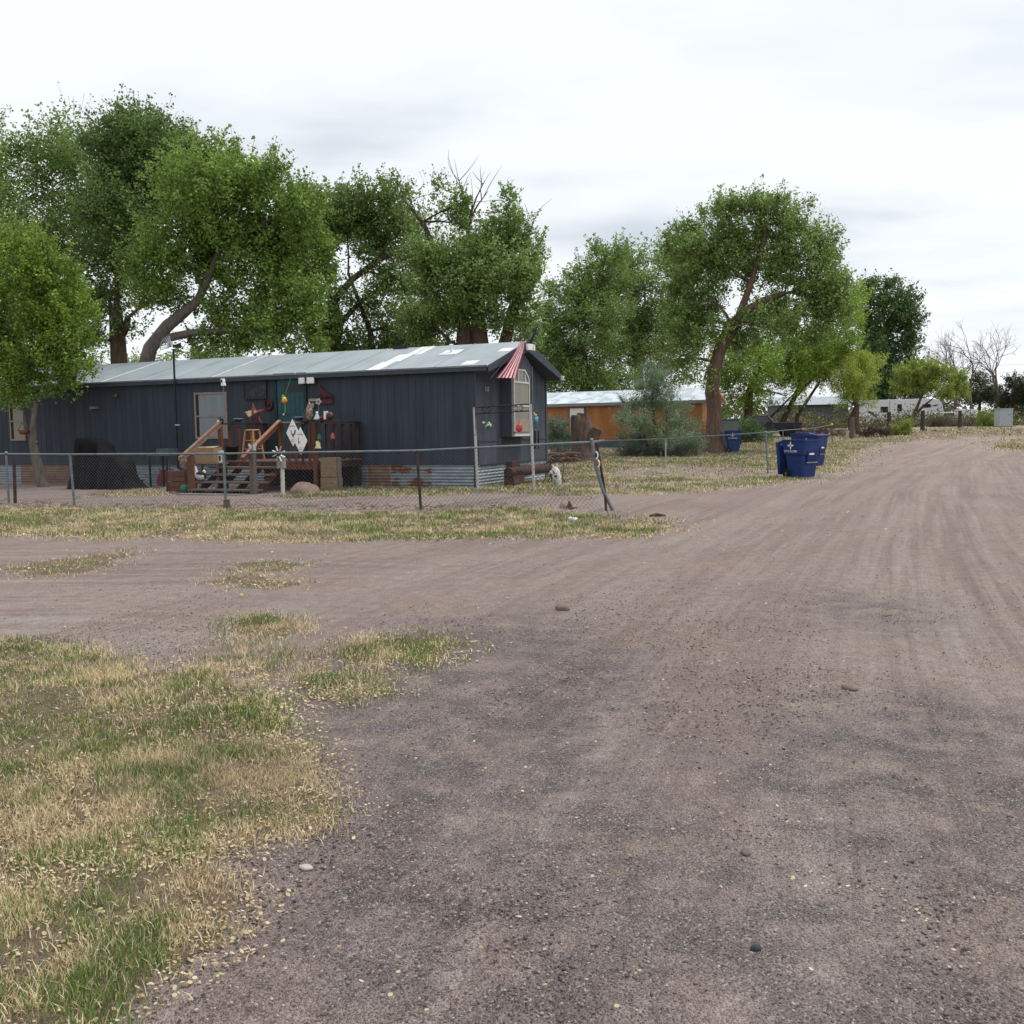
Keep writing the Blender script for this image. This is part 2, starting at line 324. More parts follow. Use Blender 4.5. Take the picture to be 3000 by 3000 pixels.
def gmask(x, y):
    d = hypot_ = np.sqrt(x*x+y*y); amp = np.clip(d*.024, .04, .6)
    nx = x+amp*2*(fbm(x*2.2/amp*.12+5, y*2.2/amp*.12, 4)-.5)*1.4; ny = y+amp*2*(fbm(x*2.2/amp*.12+55, y*2.2/amp*.12+31, 4)-.5)*1.4
    nx = nx+amp*.9*(vnoise(x*2.1/amp*.5, y*2.1/amp*.5)-.5); ny = ny+amp*.9*(vnoise(x*2.1/amp*.5+77, y*2.1/amp*.5+3)-.5)
    m = np.zeros(x.shape)
    for k, P in GP.items():
        q = pip(P, nx, ny); m = np.where(q, np.maximum(m, DENS.get(k, 1.)), m)
    for P in BARE: m = np.where(pip(P, nx, ny), .12, m)
    return m
def greenf(x, y):
    return np.clip((fbm(x*.9+3, y*.9+8, 3)-.5)*2.4+(fbm(x*5+13, y*5, 2)-.5)*2.2+.50, 0, 1)
def pathdist(P, x, y):
    best = np.full(x.shape, 1e9); al = np.zeros(x.shape); sg = np.zeros(x.shape); acc = 0
    for a, b in zip(P[:-1], P[1:]):
        d = b-a; l = np.hypot(*d); u = d/l; t = np.clip((x-a[0])*u[0]+(y-a[1])*u[1], 0, l)
        ex = x-a[0]-u[0]*t; ey = y-a[1]-u[1]*t; r = np.hypot(ex, ey); s = np.sign(u[0]*ey-u[1]*ex)
        k = r < best; best = np.where(k, r, best); al = np.where(k, acc+t, al); sg = np.where(k, s, sg); acc += l
    return best*sg, al
ROAD = poly([(2040, 3300), (2080, 3000), (2110, 2640), (2200, 2200), (2330, 1800), (2440, 1600), (2560, 1440), (2700, 1350), (2860, 1300), (3100, 1278)])
SIDE = poly([(-900, 1700), (0, 1705), (600, 1700), (1200, 1720), (1700, 1690), (2150, 1590), (2480, 1440), (2700, 1340)])
YARD = poly([(-900, 1462), (0, 1468), (900, 1474), (1700, 1470), (2200, 1450), (2450, 1410), (2640, 1330)])
def build_ground():
    R = np.concatenate([np.geomspace(.6, 1.6, 8)[:-1], np.geomspace(1.6, 60, 420)[:-1], np.geomspace(60, 2500, 60)])
    A = np.concatenate([np.linspace(-34, 34, 560), np.linspace(34, 326, 90)[1:-1]])*pi/180
    rr, aa = np.meshgrid(R, A, indexing='ij'); x = rr*np.sin(aa); y = rr*np.cos(aa)
    m = gmask(x, y)
    z = gz(np.minimum(y, 400)) + .018*(fbm(x*.7, y*.7, 3)-.5) + np.where(m > .5, .012, 0)*np.clip(rr/3, 0, 1)
    rd, ra = pathdist(ROAD, x, y); sdd, sa = pathdist(SIDE, x, y); yd, ya = pathdist(YARD, x, y)
    for dd, w in ((rd-.9, .3), (rd+.9, .3), (rd-2.6, .3), (rd+2.4, .35)): z = z-.012*np.exp(-(dd/w)**2)
    V = np.stack([x, y, z], -1).reshape(-1, 3); nr, na = x.shape
    i = np.arange(nr-1)[:, None]*na; j = np.arange(na)[None]; j2 = (j+1) % na
    Fq = np.stack([i+j, i+na+j, i+na+j2, i+j2], -1).reshape(-1, 4)
    c = len(V); V = np.vstack([V, [[0, 0, 0]]])
    me = npmesh('ground', V, Fq[:, ::-1].copy(), None, smooth=True)
    # inner fan
    k = np.arange(na); n0 = len(Fq)
    def attr(name, arr, vec=False):
        arr = arr.reshape(nr*na, -1); arr = np.vstack([arr, arr[:1]])
        a = me.attributes.new(name, 'FLOAT_VECTOR' if vec else 'FLOAT', 'POINT'); a.data.foreach_set('vector' if vec else 'value', arr.astype(np.float32).ravel())
    attr('grass', m)
    # loose dark gravel patches
    gp = 0*x
    for px, py, r in ((1250, 1990, .55), (1550, 1900, .7), (1350, 2180, .35), (1600, 2400, .2), (1450, 2200, .45), (1300, 2500, .3), (1800, 2600, .35), (2000, 2750, .3), (1700, 2900, .2), (2620, 2200, .5), (2700, 2350, .35), (2850, 2100, .3), (2950, 2500, .35), (2520, 1780, .5), (1250, 2600, .35), (1600, 2700, .35), (1750, 2450, .25), (2400, 2850, .22), (2750, 2900, .2), (1150, 2150, .4), (1050, 2300, .3), (2350, 2300, .25), (1450, 2000, .6)):
        gx, gy = ground(px, py); gp = gp+np.exp(-(((x-gx)/(r*1.1))**2+((y-gy)/(r*1.9))**2))
    gp = np.clip(gp, 0, 1.2)
    attr('gravel', gp)
    lt = 0*x
    for o, w_ in ((-.1, .22), (.75, .12), (-1.0, .16), (-2.1, .25), (1.6, .3)): lt = lt+np.exp(-((rd-o)/w_)**2)*.6
    attr('light', np.clip(lt, 0, 1)*np.clip((rr-1)/8, .6, 1))
    wr = np.exp(-(np.abs(rd)/6)**4); ws = np.exp(-(np.abs(sdd)/3.2)**4)*(1-.75*wr); wy = np.exp(-(np.abs(yd)/2.2)**4)*(1-.8*wr)
    attr('roadc', np.stack([rd, ra, 0*rd], -1), True); attr('sidec', np.stack([sdd, sa, 0*rd+7], -1), True)
    attr('sidew', np.clip(ws+wy, 0, 1))
    return me
def ground_material():
    m = bpy.data.materials.new('gravel_ground_material'); m.use_nodes = True; t = m.node_tree; n = t.nodes; l = t.links
    bs = n['Principled BSDF']; bs.inputs['Roughness'].default_value = .95; bs.inputs['Specular IOR Level'].default_value = .15
    geo = n.new('ShaderNodeNewGeometry')
    def att(a, o='Fac'): k = n.new('ShaderNodeAttribute'); k.attribute_name = a; return k.outputs[o]
    def noise(vec, sc, det=5, ro=.6, scale=(1, 1, 1)):
        mp = n.new('ShaderNodeMapping'); mp.inputs['Scale'].default_value = scale; l.new(vec, mp.inputs[0])
        k = n.new('ShaderNodeTexNoise'); k.inputs['Scale'].default_value = sc; k.inputs['Detail'].default_value = det; k.inputs['Roughness'].default_value = ro
        l.new(mp.outputs[0], k.inputs['Vector']); return k.outputs[0]
    def rng_(v, a, b, c=0., d=1.):
        k = n.new('ShaderNodeMapRange'); k.inputs[1].default_value = a; k.inputs[2].default_value = b; k.inputs[3].default_value = c; k.inputs[4].default_value = d; l.new(v, k.inputs[0]); return k.outputs[0]
    def mix(f, a, b, mode='MIX'):
        k = n.new('ShaderNodeMix'); k.data_type = 'RGBA'; k.blend_type = mode
        if isinstance(f, float): k.inputs[0].default_value = f
        else: l.new(f, k.inputs[0])
        for i, v in ((6, a), (7, b)):
            if isinstance(v, tuple): k.inputs[i].default_value = v+(1,)
            else: l.new(v, k.inputs[i])
        return k.outputs[2]
    def math_(op, a, b):
        k = n.new('ShaderNodeMath'); k.operation = op
        for i, v in ((0, a), (1, b)):
            if isinstance(v, (int, float)): k.inputs[i].default_value = v
            else: l.new(v, k.inputs[i])
        return k.outputs[0]
    P = geo.outputs['Position']
    big = rng_(noise(P, .45, 5), .3, .7); mid = rng_(noise(P, 2.2, 5), .3, .7)
    col = mix(big, (.298, .220, .198), (.385, .295, .262))
    col = mix(math_('MULTIPLY', mid, .45), col, (.26, .215, .205))
    tan = rng_(noise(P, .9, 5), .5, .64); col = mix(math_('MULTIPLY', tan, .6), col, (.345, .260, .200))
    st1 = noise(att('roadc', 'Vector'), 1.0, 6, .75, (2.2, .07, 1)); st2 = noise(att('sidec', 'Vector'), 1.0, 6, .75, (2.0, .10, 1))
    st1c = noise(att('roadc', 'Vector'), 1.0, 4, .7, (9, .12, 1)); s1m = n.new('ShaderNodeMix'); s1m.inputs[0].default_value = .4; l.new(st1, s1m.inputs[2]); l.new(st1c, s1m.inputs[3]); st1 = s1m.outputs[0]
    stm = n.new('ShaderNodeMix'); l.new(att('sidew'), stm.inputs[0]); l.new(st1, stm.inputs[2]); l.new(st2, stm.inputs[3])
    st = stm.outputs[0]
    patch = rng_(noise(P, .38, 4, .6), .36, .60, .25, 1.)
    col = mix(math_('MULTIPLY', rng_(st, .47, .60), math_('MULTIPLY', patch, .85)), col, (.43, .365, .335))
    col = mix(math_('MULTIPLY', rng_(st, .5, .38), math_('MULTIPLY', patch, .65)), col, (.195, .155, .148))
    col = mix(math_('MULTIPLY', att('light'), .38), col, (.41, .335, .285))
    gv = math_('MULTIPLY', att('gravel'), rng_(noise(P, 3.5, 4), .3, .6))
    col = mix(math_('MULTIPLY', gv, .66), col, (.160, .133, .132))
    mot = math_('ADD', noise(P, 8, 5, .7), math_('MULTIPLY', noise(P, 38, 4, .7), 1.)); col = mix(.8, col, mix(rng_(mot, .75, 1.25), (.72, .72, .72), (1.26, 1.26, 1.26)), 'MULTIPLY')
    # pebbly specks
    vo = n.new('ShaderNodeTexVoronoi'); vo.inputs['Scale'].default_value = 170; l.new(P, vo.inputs['Vector'])
    sp = rng_(vo.outputs['Color'], .0, 1.); hue = n.new('ShaderNodeSeparateColor'); l.new(vo.outputs['Color'], hue.inputs[0])
    dark = rng_(hue.outputs[0], .80, .86); lite = rng_(hue.outputs[1], .93, .97)
    amt = math_('ADD', .28, math_('MULTIPLY', gv, .55))
    col = mix(math_('MULTIPLY', dark, amt), col, (.075, .068, .072)); col = mix(math_('MULTIPLY', lite, amt), col, (.48, .44, .41))
    fine = noise(P, 210, 3, .7); col = mix(.6, col, mix(rng_(fine, .3, .7), (.72, .72, .72), (1.28, 1.28, 1.28)), 'MULTIPLY')
    # soil under the grass
    gr = att('grass'); gn = noise(P, 1.1, 4); soil = mix(rng_(gn, .35, .65), (.30, .22, .135), (.20, .165, .09))
    soil = mix(rng_(noise(P, 24, 4), .35, .65), soil, (.12, .085, .06))
    col = mix(math_('MULTIPLY', gr, rng_(noise(P, 14, 3), .2, .6, .5, .95)), col, soil)
    l.new(col, bs.inputs['Base Color'])
    hgt = math_('ADD', math_('MULTIPLY', noise(P, 55, 4, .7), 1.0), math_('MULTIPLY', rng_(vo.outputs['Distance'], 0, .6, 1, 0), .5))
    hgt = math_('ADD', hgt, math_('MULTIPLY', noise(P, 5, 4), 2.))
    hgt = math_('ADD', hgt, math_('MULTIPLY', st, 1.5))
    bp = n.new('ShaderNodeBump'); bp.inputs['Strength'].default_value = 1.; bp.inputs['Distance'].default_value = .016
    l.new(hgt, bp.inputs['Height']); l.new(bp.outputs[0], bs.inputs['Normal']); return m
gme = build_ground(); gme.materials.append(ground_material())
go = link('ground', gme); tag(go, kind='structure')

# ------------------------------------------------------------------ grass (blades), seeds, gravel
def sample(x0, x1, y0, y1, dens, thin=1.):
    n = int((x1-x0)*(y1-y0)*dens); x = rng.uniform(x0, x1, n); y = rng.uniform(y0, y1, n)
    d = np.hypot(x, y); s_ = .02+.014*d
    m = gmask(x+rng.normal(0, 1, n)*s_, y+rng.normal(0, 1, n)*s_*1.3); k = rng.random(n) < m*thin; return x[k], y[k]
STRAW = np.array([(.76, .63, .40), (.68, .54, .31), (.84, .74, .51), (.34, .25, .14)]); GREEN = np.array([(.12, .22, .05), (.17, .27, .06), (.09, .17, .05), (.24, .30, .09)])
def blades(x, y, hmin, hmax, wd, seg=2, dry=1.):
    n = len(x); g = greenf(x, y); isg = rng.random(n) < g*.66; h = rng.uniform(hmin, hmax, n)*(.65+.7*fbm(x*3, y*3, 2)); h = np.where(isg, h*1.0, h*1.0)
    a = rng.uniform(0, 2*pi, n); lean = np.where(isg, rng.uniform(.1, .7, n), rng.uniform(.3, 1.35, n)); b = rng.uniform(0, 2*pi, n)
    z0 = gz(y)+.004; base = np.stack([x, y, z0], -1); wv = np.stack([np.cos(a), np.sin(a), 0*a], -1)*(wd*rng.uniform(.6, 1.3, n))[:, None]
    ld = np.stack([np.cos(b)*np.sin(lean), np.sin(b)*np.sin(lean), np.cos(lean)], -1)
    col = np.where(isg[:, None], GREEN[rng.integers(0, 4, n)], STRAW[rng.integers(0, 4, n)])*rng.uniform(.7, 1.2, n)[:, None]
    if seg == 1:
        V = np.stack([base-wv, base+wv, base+ld*h[:, None]], 1).reshape(-1, 3); Fc = np.arange(3*n).reshape(-1, 3); return V, Fc, np.repeat(col, 3, 0)
    l1 = np.stack([np.cos(b)*np.sin(lean*.5), np.sin(b)*np.sin(lean*.5), np.cos(lean*.5)], -1)
    mid = base+l1*(h*.5)[:, None]; tip = mid+ld*(h*.55)[:, None]
    V = np.stack([base-wv, base+wv, mid-wv*.75, mid+wv*.75, tip], 1).reshape(-1, 3); o = (np.arange(n)*5)[:, None]
    Fc = np.stack([np.concatenate([o+0, o+1, o+3], 1), np.concatenate([o+0, o+3, o+2], 1), np.concatenate([o+2, o+3, o+4], 1)], 1).reshape(-1, 3)
    return V, Fc, np.repeat(col, 5, 0)
def merge(parts):
    V = []; Fc = []; K = []; o = 0
    for v, f, k in parts: V.append(v); Fc.append(f+o); K.append(k); o += len(v)
    return np.vstack(V), np.vstack(Fc), np.vstack(K)
def cl(x, y, k=7.):      # clump by noise
    q = fbm(x*k, y*k, 2); s = rng.random(len(x)) < np.clip((q-.25)*2.2, .12, 1); return x[s], y[s]
pts = [cl(*sample(-3.2, .6, 1.5, 4.2, 40000)), cl(*sample(-5., .9, 4.2, 7.2, 18000))]
parts = [blades(*pts[0], .014, .048, .0015), blades(*pts[1], .018, .052, .0022)]
link_ = link('grass', npmesh('grass', *merge(parts)[:2], M['grass'], merge(parts)[2]) if False else (lambda q: npmesh('grass', q[0], q[1], M['grass'], q[2]))(merge(parts)))
tag(link_, 'patchy green and straw coloured lawn grass in the near left corner', 'grass', kind='stuff')
parts = [blades(*cl(*sample(-8, 3.5, 7.2, 13, 4500)), .018, .05, .004, 1)]
q = merge(parts); tag(link('grass', npmesh('grass', q[0], q[1], M['grass'], q[2])), 'thin islands of grass growing out of the gravel drive', 'grass', kind='stuff')
parts = [blades(*cl(*sample(-12, 5.5, 11.5, 21.5, 3000), k=3), .025, .08, .007, 1), blades(*cl(*sample(-22, -12, 13, 24, 500), k=3), .03, .09, .012, 1)]
q = merge(parts); tag(link('grass', npmesh('grass', q[0], q[1], M['grass'], q[2])), 'long strip of half dry grass in front of the chain link fence', 'grass', kind='stuff')
parts = [blades(*cl(*sample(-10, 12, 21, 33, 1100), k=2), .03, .09, .011, 1), blades(*cl(*sample(1, 42, 33, 60, 240), k=1.5), .04, .12, .02, 1), blades(*cl(*sample(2, 60, 60, 100, 22), k=1), .06, .18, .05, 1)]
q = merge(parts); tag(link('grass', npmesh('grass', q[0], q[1], M['grass'], q[2])), 'dry lawn with green streaks beyond the fence and along the road bend', 'grass', kind='stuff')
# pale elm seeds
def discs(x, y, r, z=.006, tilt=.5, cols=None):
    n = len(x); k = 6; t = np.arange(k)*2*pi/k; nx = rng.normal(0, tilt, n); ny = rng.normal(0, tilt, n); rr = r*rng.uniform(.6, 1.2, n)
    cx = np.cos(t)[None]*rr[:, None]; cy = np.sin(t)[None]*rr[:, None]*.8
    V = np.stack([x[:, None]+cx, y[:, None]+cy, (gz(y)+z+rng.uniform(0, .012, n))[:, None]+cx*nx[:, None]*.6+cy*ny[:, None]*.6], -1).reshape(-1, 3)
    return V, np.arange(n*k).reshape(-1, k), np.repeat(cols[rng.integers(0, len(cols), n)]*rng.uniform(.8, 1.15, n)[:, None], k, 0)
SEED = np.array([(.62, .50, .29), (.70, .60, .38), (.52, .40, .20)])
def seeds(x0, x1, y0, y1, dens, r):
    n = int((x1-x0)*(y1-y0)*dens); x = rng.uniform(x0, x1, n); y = rng.uniform(y0, y1, n); m = gmask(x, y)
    j = .10+.012*y; edge = np.zeros(n)
    for a in range(8): edge += gmask(x+j*1.5*cos(a*pi/4), y+j*1.5*sin(a*pi/4))
    edge = edge/8; q = fbm(x*1.6+40, y*1.6, 3)
    pr = np.where(m > .4, np.clip((q-.42)*4, .06, 1)*(1.38-edge), np.clip(edge*edge*2.2*np.clip((q-.3)*3, 0, 1), 0, 1)+.004); k = rng.random(n) < pr; return discs(x[k], y[k], r, cols=SEED)
q = merge([seeds(-3.0, 1.2, 1.5, 4.2, 9000, .006), seeds(-4.5, 2, 4.2, 7.5, 3500, .0075), seeds(-8, 3, 7.5, 13, 350, .015), seeds(-12, 5.5, 12, 19, 300, .022)])
tag(link('seed_litter', npmesh('seed_litter', q[0], q[1], M['grass'], q[2])), 'drifts of pale papery elm seeds along the grass edges', 'seed litter', kind='stuff')
# loose gravel
ph = (1+sqrt(5))/2
IV = np.array([(-1, ph, 0), (1, ph, 0), (-1, -ph, 0), (1, -ph, 0), (0, -1, ph), (0, 1, ph), (0, -1, -ph), (0, 1, -ph), (ph, 0, -1), (ph, 0, 1), (-ph, 0, -1), (-ph, 0, 1)])/sqrt(1+ph*ph)
IF = np.array([(0, 11, 5), (0, 5, 1), (0, 1, 7), (0, 7, 10), (0, 10, 11), (1, 5, 9), (5, 11, 4), (11, 10, 2), (10, 7, 6), (7, 1, 8), (3, 9, 4), (3, 4, 2), (3, 2, 6), (3, 6, 8), (3, 8, 9), (4, 9, 5), (2, 4, 11), (6, 2, 10), (8, 6, 7), (9, 8, 1)])
PEB = np.array([(.12, .095, .095), (.20, .155, .145), (.27, .205, .18), (.08, .07, .075), (.40, .34, .30), (.22, .14, .115)])
def pebbles(x, y, smin, smax):
    n = len(x); s = smin+(smax-smin)*rng.random(n)**4; a = rng.uniform(0, 2*pi, n)
    sc = np.stack([s, s*rng.uniform(.55, .9, n), s*rng.uniform(.3, .55, n)], -1)
    V = IV[None]*(1+rng.uniform(-.22, .22, (n, 12))[:, :, None])*sc[:, None]
    X = V[:, :, 0]*np.cos(a)[:, None]-V[:, :, 1]*np.sin(a)[:, None]; Y = V[:, :, 0]*np.sin(a)[:, None]+V[:, :, 1]*np.cos(a)[:, None]
    V = np.stack([X+x[:, None], Y+y[:, None], V[:, :, 2]+(gz(y)+s*.12)[:, None]], -1).reshape(-1, 3)
    Fc = (IF[None]+(np.arange(n)*12)[:, None, None]).reshape(-1, 3)
    return V, Fc, np.repeat(PEB[rng.integers(0, len(PEB), n)]*rng.uniform(.75, 1.2, n)[:, None], 12, 0)
def pebpts(x0, x1, y0, y1, dens):
    n = int((x1-x0)*(y1-y0)*dens); x = rng.uniform(x0, x1, n); y = rng.uniform(y0, y1, n); m = gmask(x, y); q = fbm(x*1.3+9, y*.8, 4)
    k = (rng.random(n) < np.clip((q-.40)*3.8, .06, 1)*(m < .3)) & (rng.random(n) < np.clip((y1*1.05-np.hypot(x, y))/(y1*.5), 0, 1)); return x[k], y[k]
q = merge([pebbles(*pebpts(-2, 2.6, 1.5, 4.2, 8500), .001, .0075), pebbles(*pebpts(-3.4, 4.6, 2.6, 8.5, 3800), .0018, .0085), pebbles(*pebpts(-7, 9, 5, 19, 130), .003, .010)])
tag(link('gravel', npmesh('gravel', q[0], q[1], M['pebble'], q[2])), 'loose dark and pale pebbles scattered over the dirt road', 'gravel', kind='stuff')
def rock(name, px, py, size, label, mat, flat=.5, group=None):
    x, y, z = g3(px, py); b = MB(); n = 14; m = 8; vs = []; fs = []
    b.ball((0, 0, 0), 1, n, m); off = rng.uniform(0, 50)
    b.v = [tuple(np.array(v)*np.array(size)*(.8+.45*float(fbm(np.array([v[0]*1.7+off]), np.array([v[1]*1.7+v[2]*1.3+off]), 3)[0]))) for v in b.v]
    o = b.build(name, mat, None, (x, y, z+size[2]*.35), rng.uniform(0, 6)); tag(o, label, 'rock', group); return o
rock('rock', 897, 2543, (.026, .016, .008), 'flat pale stone chip on the dirt beside the seed litter', pmat('pale_stone_material', (.45, .40, .36), .9, .2, 30, .4))
rock('rock', 1648, 1786, (.055, .04, .035), 'small tan stone alone in the middle of the dirt drive', M['stone'])
rock('rock', 2490, 2018, (.05, .035, .02), 'reddish stone near the gravel patch on the right of the road', M['stone'])
rock('rock', 2215, 2782, (.014, .012, .010), 'dark grey stone near the bottom edge of the road', pmat('dark_stone_material', (.05, .055, .06), .9, .2, 30, .4))
rock('rock', 2185, 2500, (.022, .014, .010), 'half buried round stone in the middle of the road', pmat('mauve_stone_material', (.15, .12, .12), .9, .2, 30, .4))
rock('rock', 1655, 1489, (.10, .08, .09), 'pale rock lying against the foot of the chain link fence', pmat('fence_rock_material', (.34, .25, .21), .9, .35, 12, .4))
# ------------------------------------------------------------------ grey-blue mobile home
def corr(x0, x1, z0, z1, pitch=.078, amp=.011, wob=.004):
    b = MB(); n = int((z1-z0)/pitch*6); zs = np.linspace(z0, z1, n+1); k = 9; xs = np.linspace(x0, x1, k); vs = []; fs = []
    for i, z in enumerate(zs):
        for j, x in enumerate(xs): vs.append((x, -amp*cos(2*pi*(z-z0)/pitch)+rng.uniform(-wob, wob)*.4, z))
    for i in range(n):
        for j in range(k-1): fs.append((i*k+j, i*k+j+1, (i+1)*k+j+1, (i+1)*k+j))
    b.add(vs, fs, True); return b
def sidewall(L, z0, z1, pitch=.203, gw=.010, gd=.006, seam=6):   # outside towards -y, x from 0 to L
    b = MB(); xs = [(0, 0)]; i = 1; x = pitch
    while x < L-gw:
        w_ = gw*(1.6 if i % seam == 0 else 1); xs += [(x, 0), (x+.003, gd), (x+w_-.003, gd), (x+w_, 0)]; x += pitch; i += 1
    xs.append((L, 0)); vs = [(x, y, z0) for x, y in xs]+[(x, y, z1) for x, y in xs]; n = len(xs)
    b.add(vs, [(j, j+1, n+j+1, n+j) for j in range(n-1)]); return b
LH = 18.3; WD = 4.82; EZ = 2.98; RZ = 3.75; SK = .56
home = thing('mobile_home', 'long blue grey single wide mobile home with corrugated metal skirting', 'mobile home', (P0[0], P0[1], 0), HANG)
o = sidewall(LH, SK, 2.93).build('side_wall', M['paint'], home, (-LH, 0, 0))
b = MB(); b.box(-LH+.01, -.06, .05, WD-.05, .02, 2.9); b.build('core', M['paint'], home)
ow = sidewall(WD, SK, 3.0, pitch=.203).build('end_wall', M['paint_end_lit'], home, (0, 0, 0), pi/2)
b = MB(); b.prismx([(0.01, 2.99), (WD-.01, 2.99), (WD/2, 3.68)], -.05, -.002); b.build('gable', M['paint_end_lit'], home)
b = MB(); b.box(-LH, 0, WD-.04, WD, .02, 2.93); b.build('back_wall', M['paint'], home)
# corner boards, panel trim of end wall
b = MB(); b.box(-.01, .022, -.022, .07, SK, 2.95); b.build('corner_trim', M['trimp'], home); b = MB(); b.box(.001, .024, WD-.08, WD+.01, SK, 3.0); b.build('corner_trim', M['trimp'], home); b = MB()
v1, z1 = ep(1404, 1292); b.box(.001, .018, .14, 1.53, z1-.02, z1+.02); b.build('belt_trim', M['trimp'], home); MB().box(.001, .018, 2.99, WD-.1, z1+.0, z1+.04).build('belt_trim', M['trimp'], home); b = MB(); b.box(.001, .022, .1, .16, SK, z1+.02)
b.build('corner_batten', M['trimp'], home)
b = MB(); b.box(.002, .03, .22, WD-.02, SK-.03, SK+.0); b.build('painted_shadow_gap', M['iron'], home)  # black strip standing in for a shadow line above the skirting
# roof
b = MB(); ov = .42; th = .05
for sgn in (0, 1):
    ya, za, yb, zb = (-.13, EZ-.005, WD/2, RZ) if sgn == 0 else (WD/2, RZ, WD+.13, EZ-.005)
    b.add([(-LH-.2, ya, za), (ov, ya, za), (ov, yb, zb), (-LH-.2, yb, zb), (-LH-.2, ya, za-th), (ov, ya, za-th), (ov, yb, zb-th), (-LH-.2, yb, zb-th)],
          [(0, 1, 2, 3), (7, 6, 5, 4), (4, 5, 1, 0), (5, 6, 2, 1), (3, 2, 6, 7), (0, 3, 7, 4)])
roof = b.build('roof', M['roofm'], home)
def rz(y): return EZ-.005+(RZ-EZ+.005)*(y+.13)/(WD/2+.13) if y <= WD/2+1e-6 else rz(WD-y)
def on_roof(x0, x1, y0, y1, b, h=.006, sk=0):
    vs = [(x0, y0, rz(y0)+h), (x1, y0, rz(y0)+h), (x1+sk, y1, rz(y1)+h), (x0+sk, y1, rz(y1)+h)]; vs += [(x, y, z-h*.8) for x, y, z in vs]
    b.add(vs, [(0, 1, 2, 3), (0, 4, 5, 1), (1, 5, 6, 2), (2, 6, 7, 3), (3, 7, 4, 0)])
b = MB()
for i in range(13): x = -1.1-i*1.37; on_roof(x-.018, x+.018, -.12, WD/2, b, .012)
b.build('roof_seam', M['roofm'], roof)
for a in ((-3.02, -2.62, -.10, .75, .010), (-2.92, -2.48, .70, 1.5, .014), (-2.72, -2.28, 1.45, 2.38, .009), (-.40, -.05, .02, .42, .010), (.02, .38, 1.30, 1.66, .010), (-7.95, -7.92, -.1, 2.38, .016), (-12.05, -11.99, -.1, 2.38, .016)):
    b = MB(); on_roof(*a[:4], b, a[4]); b.build('roof_patch', M['roofpatch'], roof)
b = MB(); on_roof(-1.62, -1.1, 1.22, 1.72, b, .02); b.tube([(-1.36, 1.47, rz(1.47)), (-1.36, 1.47, rz(1.47)+.2)], .035); b.ball((-1.36, 1.47, rz(1.47)+.2), (.06, .06, .03)); b.build('roof_vent', [M['roofpatch']], roof)
b = MB(); b.box(-3.6, -3.15, WD/2-.12, WD/2+.05, RZ-.02, RZ+.06); b.build('roof_vent', M['iron'], roof)
# eave fascia and gable barge boards
b = MB(); b.box(-LH-.2, ov-.03, -.155, -.132, EZ-.13, EZ-.004); b.box(-LH-.2, ov-.03, -.132, 0, EZ-.13, EZ-.118)
b.box(-LH-.2, ov-.03, WD+.132, WD+.155, EZ-.13, EZ-.004); b.build('eave_fascia', M['trimp'], home)
b = MB(); b.box(-LH-.2, ov-.03, -.166, -.156, EZ-.03, EZ+.008); b.build('drip_edge', pmat('drip_edge_material', (.17, .19, .2), .5, .2, 4), home)
b = MB()
for y0, y1 in ((-.155, WD/2), (WD+.155, WD/2)):
    z0 = EZ-.01; zt = RZ-.0; q = [(y0, z0+.005), (y1, zt+.008), (y1, zt-.27), (y0, z0-.15)]
    b.prismx(q if y0 < y1 else q[::-1], ov+.001, ov+.03)
b.build('barge_board', M['trimp'], home)
b = MB()                                    # soffit and arched recess surround above the bay
b.prismx([(-.1, EZ-.14), (WD/2, RZ-.26), (WD/2, RZ-.28), (-.1, EZ-.16)], .002, ov); b.prismx([(WD+.1, EZ-.16), (WD/2, RZ-.28), (WD/2, RZ-.26), (WD+.1, EZ-.14)], .002, ov)
b.build('soffit', M['trimp'], home)
# bay window
B0, B1, BP = 1.52, 2.98, .30
zb = 1.24
b = MB(); b.prismx([(B0, zb), (B1, zb), (B1, 3.12), (WD/2+.1, 3.42), (WD/2-.25, 3.42), (B0, 3.12)], .004, BP)
bay = b.build('bay_box', M['paint_end_lit'], home, bevel=.006)
b = MB(); b.box(BP+.001, BP+.03, B0-.002, B0+.045, zb, 3.12); b.box(BP+.001, BP+.03, B1-.045, B1+.002, zb, 3.12); b.box(BP+.001, BP+.03, B0+.046, B1-.046, zb, zb+.05); b.box(BP+.001, BP+.05, B0+.12, B1-.3, zb+.09, zb+.13)
b.build('bay_trim', pmat('bay_trim_material', (.13, .145, .165), .6, .2, 6), bay)
W0, W1 = B0+.17, B1-.28
zt = ep(1510, 1119, -BP)[1]; ztt = ep(1517, 1083, -BP)[1]; zlow = ep(1510, 1270, -BP)[1]
b = MB(); b.box(BP+.002, BP+.016, W0, W1, zlow, zt)
win = b.build('window', M['curtain2'], bay)
b = MB(); fw_ = .035
b.box(BP+.002, BP+.035, W0-fw_, W0, zlow, zt); b.box(BP+.002, BP+.035, W1, W1+fw_, zlow, zt); b.box(BP+.002, BP+.036, W0-fw_, W1+fw_, zt-.02, zt+.02); b.box(BP+.002, BP+.04, W0-fw_, W1+fw_, zlow-.07, zlow)
zmid = ep(1510, 1188, -BP)[1]; b.box(BP+.017, BP+.03, W0+.001, W1-.001, zmid-.02, zmid+.015)
q = [(W0, zt), (W0+.0, zt+.12), (W0+.26, ztt), (W1-.26, ztt), (W1, zt+.12), (W1, zt)]
for (a0, a1), (c0, c1) in zip(q[:-1], q[1:]): b.beam((BP+.02, a0, a1), (BP+.02, c0, c1), .035, .035, (1, 0, 0))
